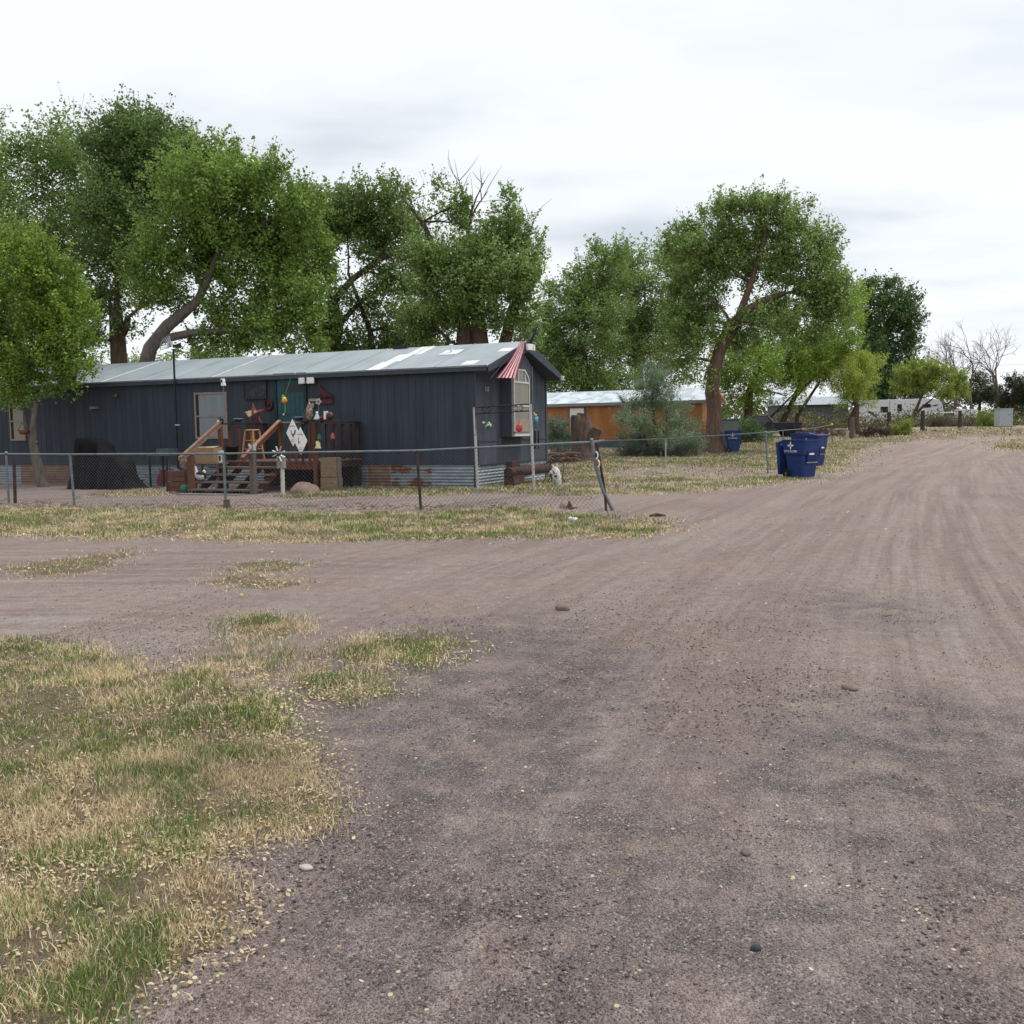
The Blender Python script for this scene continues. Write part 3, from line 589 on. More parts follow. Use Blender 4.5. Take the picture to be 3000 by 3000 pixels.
b.beam((BP+.02, W0+.27, zt+.02), (BP+.02, W0+.27, ztt), .03, .028, (1, 0, 0)); b.beam((BP+.02, W1-.27, zt+.02), (BP+.02, W1-.27, ztt), .03, .028, (1, 0, 0))
b.build('window_frame', M['framew'], win)
b = MB(); b.prismx([(y, z) for y, z in q], BP+.002, BP+.012); b.build('fan_pane', pmat('fan_glass_material', (.10, .12, .13), .15, .2, 6, spec=.6), win)
b = MB(); b.box(BP+.017, BP+.02, W0+.01, W1-.01, zlow+.0, zlow+.38); b.build('lower_curtain', pmat('patterned_curtain_material', (.30, .25, .19), .6, col2=(.36, .10, .04), thr=(.52, .60), scale=5), win)
b = MB(); b.box(.001, .012, 1.58, 2.8, .95, 1.23); b.build('stained_panel', pmat('stained_paint_material', (.055, .05, .055), .8, .3, 5), home)
# windows of the long wall: (s0,s1,z0,z1)
def sash(s0, s1, z0, z1, frame, curt, fw_=.05):
    x0, x1 = -s0, -s1; wn = MB().box(x0, x1, -.006, .02, z0, z1).build('window', curt, home)
    b = MB(); b.box(x0-fw_, x0, -.03, -.0005, z0-fw_, z1+fw_); b.box(x1, x1+fw_, -.03, -.0005, z0-fw_, z1+fw_); b.box(x0+.0005, x1-.0005, -.03, -.0005, z1, z1+fw_); b.box(x0+.0005, x1-.0005, -.035, -.0005, z0-fw_, z0)
    zm = z0+(z1-z0)*.49; b.box(x0, x1, -.024, -.007, zm-.022, zm+.022); b.build('window_frame', frame, wn)
    b = MB(); b.box(x0+.005, x0+.09, -.0085, -.0065, z0+.01, z1-.01); b.build('curtain_gap', M['black'], wn)
s0, z1 = wp(571, 1152); s1, z0 = wp(668, 1284); sash(s0-.03, s1+.03, z0+.04, z1-.04, M['framep'], M['curtain'])
s0, z1 = wp(30, 1180); s1, z0 = wp(74, 1290); sash(s0, s1, z0+.04, z1, M['framep'], M['curtain2'])
# front door
s0, z1 = wp(803, 1103); s1, _ = wp(899, 1110); zd = .78
b = MB(); x0, x1 = -s0, -s1
b.box(x0, x0+.09, -.05, -.001, zd, z1); b.box(x1-.09, x1, -.05, -.001, zd, z1); b.box(x0, x1, -.055, -.001, z1, z1+.07)
fr = b.build('door_frame', M['tealdk'], home)
b = MB(); a0, a1 = x0+.095, x1-.095; pw = (a1-a0)/6
for i in range(6): b.box(a0+i*pw+.006, a0+(i+1)*pw-.006, -.026, -.004, 1.92, z1-.005)
b.box(a0, a1, -.018, -.003, zd, z1-.002); b.box(a0+.01, a1-.01, -.028, -.005, zd+.05, 1.86)
door = b.build('front_door', M['teal'], home)
b = MB(); wx0, wx1 = a0+pw*1.6, a1-pw*.3; zz0, zz1 = wp(850, 1149)[1], wp(850, 1130)[1]; arc = [(wx0, zz0), (wx1, zz0)]+[(wx1+(wx0-wx1)*t, zz1+.07*sin(pi*t)) for t in np.linspace(0, 1, 9)]
b.prism(arc, -.034, -.027); b.build('door_window', pmat('dark_pane_material', (.008, .014, .016), .15, .1, 4), door)
b = MB(); b.ball((a0+.07, -.05, 1.62), .03); b.tube([(a0+.07, -.05, 1.62), (a0+.07, -.015, 1.62)], .012); b.build('door_knob', M['pipe'], door)
# skirting sheets (long side)
def sheet(s0, s1, mat, name='skirt_panel', z1=SK-.002, off=0.0):
    corr(-s0, -s1, .0, z1).build(name, mat, home, (0, .012+off, 0))
cur = .03
for s1, mt in ((1.25, 'galv'), (2.42, 'galv_rust'), (2.42+.02, 'galv'), (3.1, 'galv_tan'), (3.6, 'galv'), (5.9, 'galv'), (8.2, 'galv'), (10.6, 'galv'), (11.4, 'galv'), (13.2, 'galv_tan'), (15.6, 'galv_tan'), (18.2, 'galv')):
    sheet(cur, s1, M[mt], off=.004*((int(cur*10)) % 2)); cur = s1-.0
def endsheet(v0, v1, mat, z1=SK-.002, off=0): corr(v0, v1, 0, z1).build('skirt_panel', mat, home, (-.012-off, 0, 0), pi/2)
endsheet(.06, 1.7, M['galv_bright']); endsheet(1.7, 3.4, M['galv'], off=.004); endsheet(3.4, WD, M['galv_bright'])
b = MB(); b.box(-.06, -.01, -.02, .03, 0, SK-.002); b.build('corner_post', M['rust'], home)
b = MB(); rs = wp(1115, 1416)[0], wp(1245, 1416)[0]
# house number, siding vents, small wall fittings
tm = text_mesh('117', .17, .002); tm.materials.append(M['dirtywhite']); v_, z_ = ep(1424, 1141)
o = link('house_number', tm, home, (.03, v_, z_)); o.rotation_euler = (pi/2, 0, pi/2)
b = MB(); s_, z_ = wp(281, 1195); b.prism([(-s_-.13, z_-.03), (-s_+.13, z_-.03), (-s_+.11, z_+.04), (-s_-.09, z_+.04)], -.14, -.001); b.build('wall_vent', pmat('vent_hood_material', (.16, .18, .19), .5, .2, 8), home)
b = MB(); s_, z_ = wp(343, 1160); b.ball((-s_, -.05, z_), (.06, .05, .06)); b.build('porch_lamp', pmat('dull_amber_material', (.16, .10, .03), .5, .3, 12), home)
# floodlights
def flood(px, py, plane, lbl, group=None, end=False):
    if end: v_, z_ = ep(px, py, -.46); L0 = hl(-.46, v_, z_); r = HANG+pi/2
    else: s_, z_ = wp(px, py, -.01); L0 = hl(s_, -.01, z_); r = HANG
    t = thing('floodlight', lbl, 'light', L0, r)
    for sx, yaw in ((-.15, -.3), (.13, .25)):
        b = MB(); b.box(-.1, .1, -.035, .035, -.08, .08); o = b.build('lamp_head', M['white'], t, (sx, -.14, .02), yaw, bevel=.012)
    b = MB(); b.lathe([(.0, -.06), (.06, -.06), (.065, 0), (0, .01)], 0, -.05); b.beam((-.15, -.08, -.02), (.13, -.08, -.02), .03, .03); b.build('base', M['dirtywhite'], t)
    return t
flood(907, 1118, 0, 'white twin headed floodlight beside the top of the teal door')
flood(1543, 1021, 0, 'cream twin headed floodlight below the gable peak by the flag', end=True)
b = MB(); s_, z_ = wp(1161, 1094); t = thing('wall_light', 'flat amber bulkhead light under the eave of the long wall', 'light', hl(s_, -.01, z_), HANG)
b.box(-.14, .14, -.10, 0, -.045, .06); b.build('housing', M['black'], t); b = MB(); b.box(-.115, -.01, -.108, -.099, -.035, .012); b.box(.01, .115, -.108, -.099, -.035, .012); b.build('lens', M['lamp'], t)
v_, z_ = ep(1635, 1093, -.4); t = thing('security_camera', 'small white box camera on the right hand eave corner', 'camera', hl(-.47, WD+.1, EZ-.06), HANG)
b = MB(); b.box(-.05, .05, -.06, .06, -.09, .03); b.build('housing', M['white'], t, bevel=.01); b = MB(); b.tube([(.05, 0, -.03), (.07, 0, -.03)], .025); b.build('lens', M['black'], t)
# flag: staff from the gable peak and hanging striped cloth
PK = hl(-.5, WD/2-.02, 3.70)
t = thing('flag', 'red and white striped flag hanging from a staff at the gable peak', 'flag', PK, HANG)
tip = at(1576, 950, PK[1]+.1)-PK; R_ = np.array([[cos(HANG), sin(HANG), 0], [-sin(HANG), cos(HANG), 0], [0, 0, 1]])
tipl = R_@tip; b = MB(); b.tube([(-.05, 0, -.05), tipl*.35, tipl], [.02, .018, .014]); b.build('staff', M['iron'], t)
b = MB(); b.tube([tipl*.0, tipl*.15+(0.02, -.02, -.02), tipl*.35+(0.01, .0, -.01), tipl*.6, tipl*.78], [.03, .035, .028, .03, .012], 9)
b.v = [tuple(np.array(v)+rng.normal(0, .008, 3)) for v in b.v]; b.build('rolled_canton', M['flagblue'], t)
def pxl(px, py, D): return R_@(at(px, py, D)-PK)
nc, nr = 44, 26; vs = []; D0 = PK[1]-.05
for j in range(nr+1):
    f = j/nr; y_ = 1000+f*107; left = 1524+(1453-1524)*(f**1.05)-9*sin(pi*f)*-1.0*.6; right = 1537-22*f+2*sin(6*f)
    for i in range(nc+1):
        a = i/nc; fold = .045*sin(a*8+2*f)*(.3+.7*f)+.008*sin(a*23+4*f); vq, zq = ep(left+(right-left)*a, y_+(a > .9)*3*f, -.62-fold); vs.append(R_@(hl(-.62-fold, vq, zq)-PK))
b = MB(); fs = [(j*(nc+1)+i, j*(nc+1)+i+1, (j+1)*(nc+1)+i+1, (j+1)*(nc+1)+i) for j in range(nr) for i in range(nc)]
b.add(vs, fs, True); b.m = [int((i/nc)*11) % 2 for j in range(nr) for i in range(nc)]
b.build('cloth', [M['flagred'], M['flagwhite']], t)
b = MB(); b.tube([R_@(hl(-.58, *ep(a_, c_, -.58))-PK) for a_, c_ in ((1437, 1109), (1470, 1070), (1530, 1006))], .008, 5); b.build('lower_staff', M['darkpost'], t)
# mast with whirligig in front of the wall
s0, z0 = wp(508, 1022, -.2); X = hl(s0, -.2, 0)
t = thing('mast', 'thin black mast rising past the eave with a small fan on top', 'mast', hl(wp(520, 1350, -.2)[0], -.2, 0), HANG)
dx_ = -(s0-wp(520, 1350, -.2)[0]); b = MB(); b.tube([(0, 0, 0), (dx_*.5, 0, z0*.5), (dx_, 0, z0)], .028); b.build('pole', M['iron'], t)
b = MB()
for k in range(9):
    a = pi*.55+k*.21; b.beam((dx_-.02, -.05, z0+.06), (dx_-.02+.42*cos(a), -.05, z0+.06+.3*sin(a)), .012, .028, (0, 1, 0))
b.tube([(dx_+.42*cos(a)*.95-.02, -.05, z0+.06+.3*sin(a)*.95) for a in np.linspace(pi*.55, pi*.55+1.68, 9)], .012, 5)
b.build('fan', pmat('pale_fan_material', (.3, .33, .34), .5, .2, 9, metal=.4), t)
b = MB(); b.prism([(dx_, z0+.03), (dx_+.3, z0+.0), (dx_+.3, z0+.16), (dx_, z0+.09)], -.03, -.02); b.build('tail', M['iron'], t)
s_, z_ = wp(522, 1245, -.2); b = MB(); b.box(-s_+wp(520, 1350, -.2)[0]-.07, -s_+wp(520, 1350, -.2)[0]+.07, -.05, .0, z_-.015, z_+.015); b.build('clamp', M['dirtywhite'], t)
# ------------------------------------------------------------------ porch (home-local coordinates, x = -s)
SR, SL, VF, DZ, RZ_ = 3.28, 6.22, -1.92, .75, 1.66
porch = thing('wooden_porch', 'raised red stained wooden porch with open stairs at the front door', 'porch', hl(SR, VF, 0), HANG)
def X(s): return -(s-SR)
def Y(v): return v-VF
def pb(name, mat, *boxes, **k):
    b = MB()
    for a in boxes: b.box(X(a[0]), X(a[1]), Y(a[2]), Y(a[3]), a[4], a[5])
    return b.build(name, mat, porch, **k)
b = MB(); n = 13
for i in range(n): a = VF+(-VF-.03)*i/n; b.box(X(SL+.03), X(SR-.03), Y(a), Y(a+(-VF-.03)/n-.008), DZ-.035, DZ)
b.build('deck', M['tread'], porch)
pb('fascia_board', M['wood'], (SR-.02, 4.3, VF+.0, VF+.04, DZ-.22, DZ-.037)); pb('fascia_board', M['wooddk'], (4.3, SL, VF, VF+.04, DZ-.2, DZ-.037))
for s_ in (SR, SL): pb('side_beam', M['wooddk'], (s_-.02, s_+.02, VF+.05, -.06, DZ-.2, DZ-.037))
def post(s, v, z0, z1, mat='wood', w_=.09, name='post'): return pb(name, M[mat], (s-w_/2, s+w_/2, v-w_/2, v+w_/2, z0, z1))
post(SL-.05, VF-.05, 0, RZ_+.04); post(4.33, VF-.05, 0, RZ_); post(SR+.06, VF-.05, 0, RZ_); post(SR+.02, -.12, 0, RZ_, 'wooddk'); post(SL, -.12, 0, RZ_, 'wooddk')
post(4.30, -3.12, 0, 1.02, 'greywood', .12); post(6.24, -3.0, 0, .95, 'wood', .12)
for s_ in np.linspace(4.33, SR+.06, 6)[1:-1]: pb('baluster', M['wood' if random.random() < .6 else 'wooddk'], (s_-.03, s_+.03, VF-.02, VF+.015, DZ-.1, RZ_-.03))
for v_ in np.linspace(VF, -.12, 6)[1:-1]:
    pb('baluster', M['wood' if random.random() < .6 else 'wooddk'], (SL-.02, SL+.02, v_-.045, v_+.045, DZ-.1, RZ_-.03))
    pb('baluster', M['wooddk'], (SR-.02, SR+.02, v_-.045, v_+.045, DZ-.1, RZ_-.03))
pb('railing', M['woodh'], (4.4, 3.72, VF-.07, VF+.06, RZ_+.002, RZ_+.04)); pb('railing', M['wooddk'], (SL-.06, SL+.06, VF, -.05, RZ_-.0, RZ_+.04))
pb('railing_shelf', M['wooddk'], (3.75, 2.78, VF-.14, VF+.16, RZ_+.03, RZ_+.065)); pb('railing', M['wooddk'], (SR-.05, SR+.05, VF+.17, -.05, RZ_+.0, RZ_+.035))
b = MB(); b.beam((X(3.62), Y(VF-.0), RZ_+.02), (X(3.8), Y(VF), RZ_-.2), .03, .03); b.build('shelf_bracket', M['wooddk'], porch)
b = MB()
for s_ in (SL-.02, 4.35):
    pass
TS = [(-2.17, .58), (-2.43, .41), (-2.69, .24), (-2.95, .07)]
for v_, z_ in TS: pb('stair_tread', M['tread'], (4.28, 6.30, v_-.14, v_+.15, z_-.005, z_+.035))
for s_ in (4.42, 5.0, 5.6, 6.12):
    b = MB(); b.prismx([(Y(-3.02), 0), (Y(-2.75), 0), (Y(VF), .5), (Y(VF), .71), (Y(-2.1), .57), (Y(-2.98), .05)], X(s_)-.02, X(s_)+.02); b.build('stringer', M['wooddk'] if s_ > 4.5 else M['wood'], porch)
b = MB(); b.beam((X(4.36), Y(-3.42), .80), (X(4.36), Y(VF-.05), RZ_+.0), .035, .13); b.build('handrail', M['wood'], porch)
b = MB(); b.beam((X(4.36), Y(-3.42), .87), (X(4.36), Y(VF-.05), RZ_+.07), .085, .03); b.build('handrail_cap', pmat('rail_cap_material', (.32, .17, .115), .8, .25, 6), porch)
b = MB(); b.beam((X(6.2), Y(-3.42), .80), (X(6.14), Y(VF-.05), RZ_+.02), .04, .12); b.build('handrail', M['woodh'], porch)
b = MB(); b.beam((X(6.2), Y(-3.42), .87), (X(6.14), Y(VF-.05), RZ_+.09), .085, .03); b.build('handrail_cap', M['woodh'], porch)
# black sheet below the deck, standing in for the shade back under the porch
pb('underside_shade_panel', M['black'], (SR+.1, SL-.1, -.3, -.28, .02, DZ-.1))
rt_ = MB
def H_(px, py, v): s_, z_ = wp(px, py, v); return hl(s_, v, z_)
def T(name, label, cat, px, py, v, group=None, rot=0): return thing(name, label, cat, H_(px, py, v), HANG+rot, group)
c2 = lambda a, b_: (500+a*.28468, 1050+b_*.28468)
# chipboard boxes at the deck corner
for i, (a0, a1, b0, b1, lbl) in enumerate(((1545, 1700, 1020, 1220, 'upper chipboard box standing on another at the porch corner'), (1545, 1715, 1225, 1365, 'lower chipboard box on the ground at the porch corner'))):
    (pa, qa), (pb_, qb) = c2(a0, b1), c2(a1, b0); s0, z0 = wp(pa, qa, -2.0); s1, z1 = wp(pb_, qb, -2.0); z0 = max(z0, 0) if i == 0 else 0.0
    if i == 1: ztop = z1
    t = thing('chipboard_box', lbl, 'box', hl(s0, -2.0, z0 if i else z0), HANG, 'chipboard boxes at the porch corner'); w_ = s0-s1
    MB().box(0, w_, 0, .2, 0, z1-z0-.004).build('box_body', M['osb'], t, bevel=.004); MB().box(w_+.001, w_+.03, .02, .18, .0, z1-z0-.01).build('side_board', M['greywood'], t)
# stool
t = T('wooden_stool', 'yellow pine stool standing on the porch deck', 'stool', *c2(850, 1040), -1.35); t.location.z = DZ
hgt = .78
MB().lathe([(0, hgt), (.17, hgt), (.175, hgt-.015), (.17, hgt-.035), (0, hgt-.035)]).build('seat', pmat('stool_seat_material', (.42, .33, .22), .7, .15, 5), t)
for sx in (-1, 1):
    for sy in (-1, 1):
        b = MB(); b.beam((sx*.20, sy*.20, 0), (sx*.12, sy*.12, hgt-.03), .035, .035, (0, 1, .1)); b.build('leg', M['pine'], t)
for z_, r in ((.28, .17), (.5, .15)):
    for a, c_ in (((-r, -r), (r, -r)), ((-r, r), (r, r)), ((-r, -r), (-r, r)), ((r, -r), (r, r))): MB().tube([(a[0], a[1], z_), (c_[0], c_[1], z_)], .012, 6).build('rung', M['pine'], t)
# black pot
t = T('plant_pot', 'large black plant pot on the deck beside the left stair post', 'pot', *c2(630, 968), -1.6); t.location.z = DZ
MB().lathe([(0, 0), (.12, 0), (.17, .32), (.18, .33), (.18, .36), (.165, .36), (.15, .3), (0, .3)]).build('pot_body', M['black'], t)
# cardboard box on a small table
t = T('side_table', 'low wooden table left of the stairs carrying a cardboard box', 'table', *c2(400, 1072), -2.35); t.location.z = 0; tz = wp(*c2(400, 1072), -2.35)[1]
MB().box(-.42, .42, -.2, .2, tz-.03, tz-.001).build('table_top', M['woodh'], t)
for sx in (-.37, .37):
    for sy in (-.16, .16): MB().beam((sx*1.08, sy, 0), (sx, sy, tz-.03), .04, .04).build('leg', M['greywood'], t)
t = T('cardboard_box', 'closed brown cardboard box on the low table by the stairs', 'box', *c2(392, 1070), -2.35); t.location.z = tz
MB().box(-.30, .30, -.16, .16, 0, .37).build('carton', M['card'], t, bevel=.004); b = MB(); b.add([(-.30, -.16, .372), (.30, -.16, .372), (.31, .1, .41), (-.29, .1, .395)], [(0, 1, 2, 3)]); b.build('flap', pmat('carton_flap_material', (.44, .32, .2), .9, .1, 5), t)
t = T('carton', 'narrow white carton standing beside the cardboard box', 'carton', *c2(520, 1060), -2.45); t.location.z = tz-.0
MB().box(-.05, .05, -.05, .05, 0, .3).build('carton', M['dirtywhite'], t); MB().box(-.03, .03, -.052, -.0505, .05, .17).build('print', M['navy'], t)
# security camera on a thin pole, lantern on the post
t = T('security_camera', 'white camera on a thin pole above the left stair post', 'camera', *c2(556, 665), -1.95); zt_ = wp(*c2(556, 275), -1.95)[1]-t.location.z
b = MB(); b.tube([(0, 0, 0), (0, 0, zt_)], .009, 6); b.build('pole', M['pipe'], t)
MB().box(-.04, .04, -.05, .04, zt_+.06, zt_+.16).build('hood', M['white'], t, bevel=.012); MB().box(-.035, .06, -.05, .04, zt_-.02, zt_+.055).build('body', M['white'], t, bevel=.012); MB().box(-.025, .02, -.056, -.0505, zt_+.07, zt_+.13).build('lens', M['black'], t)
t = T('lantern', 'small square lantern with a white pane on the left stair post', 'lantern', *c2(510, 668), -1.97)
MB().box(-.06, .06, -.06, .06, 0, .11).build('case', M['black'], t, bevel=.006); MB().box(-.05, .03, -.064, -.061, .03, .095).build('pane', pmat('lantern_pane_material', (.6, .62, .5), .4, .1, 9), t); MB().lathe([(.07, .11), (.03, .15), (0, .16)]).build('cap', M['iron'], t)
# wall plaque, horseshoe, star
t = T('wall_plaque', 'dark rectangular metal picture hung left of the door', 'plaque', *c2(872, 310), -.03)
MB().box(-.375, .375, -.02, .02, -.29, .29).build('plate', pmat('dark_plaque_material', (.020, .024, .034), .6, col2=(.04, .05, .06), thr=(.5, .6), scale=5), t); b = MB()
for a in ((-.375, .375, .26, .29), (-.375, .375, -.29, -.26), (-.375, -.35, -.259, .259), (.35, .375, -.259, .259)): b.box(a[0], a[1], -.032, -.0205, a[2], a[3])
b.build('frame', M['iron'], t)
b = MB(); b.prism([(.22, -.14), (.3, -.10), (.28, -.15)], -.03, -.0205); b.build('emblem', M['orange'], t)
t = T('horseshoe', 'maroon horseshoe shaped ornament on the wall left of the door', 'ornament', *c2(1003, 470), -.04)
b = MB(); b.tube([(.105*sin(a)*1.15, 0, -.02-.13*cos(a)) for a in np.linspace(-2.5, 2.5, 22)], .032, 8); b.build('shoe', M['maroon'], t)
MB().lathe([(0, -.01), (.05, -.01), (.05, .01), (0, .01)]).build('rosette', M['maroon'], t).rotation_euler = (pi/2, 0, 0)
t = T('metal_star', 'orange five pointed metal star leaning on the rear railing', 'star', *c2(862, 580), -.75, rot=.15)
def star(b, r, ri, th, rot=0):
    P = []
    for k in range(10): a = pi/2+rot+k*pi/5; q = r if k % 2 == 0 else ri; P.append((q*cos(a), 0, q*sin(a)))
    n = len(P); b.add(P+[(0, -th, 0), (0, th*.3, 0)], [(k, (k+1) % n, n) for k in range(n)]+[((k+1) % n, k, n+1) for k in range(n)])
b = MB(); star(b, .34, .13, .09, .12); b.build('star_body', M['orange'], t)
b = MB(); b.prism([(-.2, .08), (-.03, .12), (-.04, -.03), (-.11, -.06)], -.11, -.085); b.prism([(.03, .1), (.13, .1), (.07, .04)], -.10, -.08); b.build('cream_patch', pmat('cream_patch_material', (.6, .5, .33), .7, .2, 8), t)
b = MB(); b.prism([(.0, -.0), (.17, .04), (.13, -.15), (.03, -.13)], -.11, -.085); b.build('blue_patch', M['navy'], t)
for i, (a, bb, v_, lbl) in enumerate(((695, 655, -1.5, 'dark blue bowl with a pale rim on the left railing'), (1320, 640, -1.9, 'dark blue bowl with a pale rim right of the door, near the shelf'))):
    t = T('bowl', lbl, 'bowl', *c2(a, bb), v_, 'dark bowls on the porch railings'); t.location.z = max(t.location.z, RZ_+.04)
    MB().lathe([(0, 0), (.07, 0), (.125, .08), (.115, .08), (.06, .02), (0, .02)]).build('bowl_body', M['navy'], t); MB().lathe([(.125, .081), (.13, .087), (.112, .09), (.115, .081)]).build('rim', pmat('bowl_rim_material', (.4, .5, .6), .5, .1, 8), t)
# orange and yellow hanging ornament
t = T('hanging_ornament', 'orange and yellow bird ornament hanging in front of the teal door', 'ornament', *c2(1172, 435), -.5)
MB().ball((0, 0, 0), (.085, .06, .075)).build('orange_body', pmat('ornament_orange_material', (.72, .27, .03), .5, .2, 8), t); MB().ball((.01, -.02, .05), (.06, .05, .05)).build('yellow_head', pmat('ornament_yellow_material', (.75, .62, .12), .5, .15, 8), t); b = MB(); b.ball((-.05, 0, .1), (.04, .03, .06)); b.tube([(0, 0, .1), (0, .3, 2.86-t.location.z)], .004, 5); b.tube([(.0, 0, -.07), (.02, 0, -.2), (-.01, 0, -.33)], .016, 6); b.build('green_leaf', pmat('ornament_green_material', (.14, .28, .03), .6, .2, 8), t)
MB().ball((-.03, -.02, -.36), .022).build('bead', M['white'], t)
# maroon metal wall sign with rooster
t = T('metal_wall_sign', 'maroon cut metal sign with a crowing bird silhouette', 'sign', *c2(1585, 410), -.04)
b = MB(); b.box(-.26, .26, -.01, .01, -.15, -.03)
for k in range(9): x_ = -.25+k*.0625; b.prism([(x_-.015, -.03), (x_+.015, -.03), (x_+.02*((k % 3)-1), .05+.03*((k*7) % 3))], -.008, .008)
b.prism([(-.17, .34), (-.12, .36), (-.10, .28), (-.02, .22), (.08, .16), (.2, .08), (.22, .03), (.06, .05), (-.02, .0), (-.05, .05), (-.12, .12), (-.14, .24)][::-1], -.012, .012); b.build('silhouette', M['maroon'], t)
b = MB()
for k in range(7): b.box(-.2+k*.06, -.165+k*.06, -.014, -.0105, -.11, -.07)
b.build('cut_lettering', M['trimp'], t)
t = T('wooden_sign', 'tiny pale wooden board sign right of the door frame', 'sign', *c2(1463, 428), -.05); MB().box(-.13, .13, -.012, .012, -.035, .035).build('board', pmat('pale_board_material', (.36, .31, .18), .8, col2=(.2, .17, .1), thr=(.5, .6), scale=30), t)
t = T('skull_ornament', 'small pale animal skull ornament hung below the tiny board sign', 'ornament', *c2(1462, 485), -.06)
b = MB(); b.ball((0, 0, 0), (.05, .03, .075)); b.tube([(-.04, 0, .04), (-.10, 0, .06), (-.13, 0, .12)], [.016, .012, .004], 6); b.tube([(.04, 0, .04), (.10, 0, .06), (.13, 0, .12)], [.016, .012, .004], 6); b.build('skull', pmat('old_bone_material', (.3, .24, .2), .8, .3, 12), t)
# ornaments on the shelf
SV = VF
def shelf(name, label, cat, a): t = T(name, label, cat, *c2(a, 648), SV); t.location.z = RZ_+.066; return t
t = shelf('carved_figure', 'mottled carved wooden figure standing on the railing shelf', 'figure', 1430); MB().lathe([(0, 0), (.07, 0), (.085, .12), (.075, .26), (.05, .34), (.015, .43), (0, .44)], n=12).build('figure_body', pmat('carved_wood_material', (.12, .09, .07), .9, col2=(.38, .31, .25), thr=(.45, .55), scale=22), t)
t = shelf('cactus_figure', 'small thin branched wooden stick figure at the left end of the shelf', 'figure', 1388); b = MB(); b.tube([(0, 0, 0), (0, 0, .27)], .018, 7); b.tube([(0, 0, .1), (-.06, 0, .12), (-.06, 0, .17)], .012, 6); b.tube([(0, 0, .13), (.05, 0, .15), (.05, 0, .19)], .012, 6); b.build('branch', M['greywood'], t)
t = shelf('glass_bottle', 'pale conical glass bottle on the railing shelf', 'bottle', 1507); MB().lathe([(0, 0), (.085, 0), (.08, .03), (.03, .14), (.028, .2), (0, .2)], n=12).build('bottle_body', pmat('pale_glass_material', (.45, .52, .55), .15, .1, 9, spec=.6), t)
t = shelf('wire_flower', 'grey flower shaped ornament on a stem behind the bottles', 'ornament', 1495); t.location.x += .03; b = MB(); b.tube([(0, .06, 0), (.01, .06, .38)], .008, 5); b.build('stem', M['pipe'], t); b = MB(); [b.ball((.01+.05*cos(a), .06, .43+.05*sin(a)), (.035, .015, .035), 8, 5) for a in np.linspace(0, 2*pi, 6)[:-1]]; b.build('petals', pmat('grey_petal_material', (.3, .34, .36), .6, .2, 12), t)
t = shelf('red_pot', 'small dark red pot on the railing shelf', 'pot', 1560); MB().lathe([(0, 0), (.045, 0), (.06, .08), (.05, .08), (0, .03)], n=12).build('pot_body', pmat('dark_red_material', (.2, .02, .03), .5, .2, 8), t)
t = shelf('spray_bottle', 'white spray bottle on the railing shelf', 'bottle', 1593); b = MB(); b.box(-.035, .035, -.03, .03, 0, .15); b.build('bottle_body', M['white'], t, bevel=.012); b = MB(); b.box(-.035, .075, -.015, .015, .165, .2); b.box(-.015, .015, -.015, .015, .15, .165); b.build('trigger', M['white'], t)
t = shelf('gazing_ball', 'dark red and green ball on the right end of the shelf', 'ball', 1640); MB().ball((0, 0, .09), .09).build('sphere', pmat('red_green_ball_material', (.10, .012, .018), .4, col2=(.05, .06, .045), thr=(.45, .55), scale=6), t)
# hanging bells
for a, bb, mt, lbl, sc in ((1515, 885, 'lime', 'pale yellow bell hanging from the porch railing', 1.15), (1530, 805, 'green', 'green bell hanging above the pale yellow bell', .85), (1665, 798, 'redfade', 'faded red bell hanging under the right end of the shelf', .85)):
    t = T('bell', lbl, 'bell', *c2(a, bb), VF-.1, 'bells hanging from the porch')
    MB().lathe([(0, .08*sc), (.03*sc, .075*sc), (.05*sc, .03*sc), (.055*sc, -.05*sc), (.08*sc, -.085*sc), (.07*sc, -.085*sc), (.045*sc, -.05*sc), (0, .05*sc)], n=14).build('bell_body', M[mt], t)
    zz_ = RZ_+.03-t.location.z; MB().tube([(0, 0, .07*sc), (0, 0, zz_)], .004, 5).build('cord', M['iron'], t)
    if mt == 'lime': b = MB(); b.prism([(-.035, -.03), (-.012, -.03), (-.012, .02), (-.03, .02)], -.066, -.055); b.build('dark_print', M['black'], t)
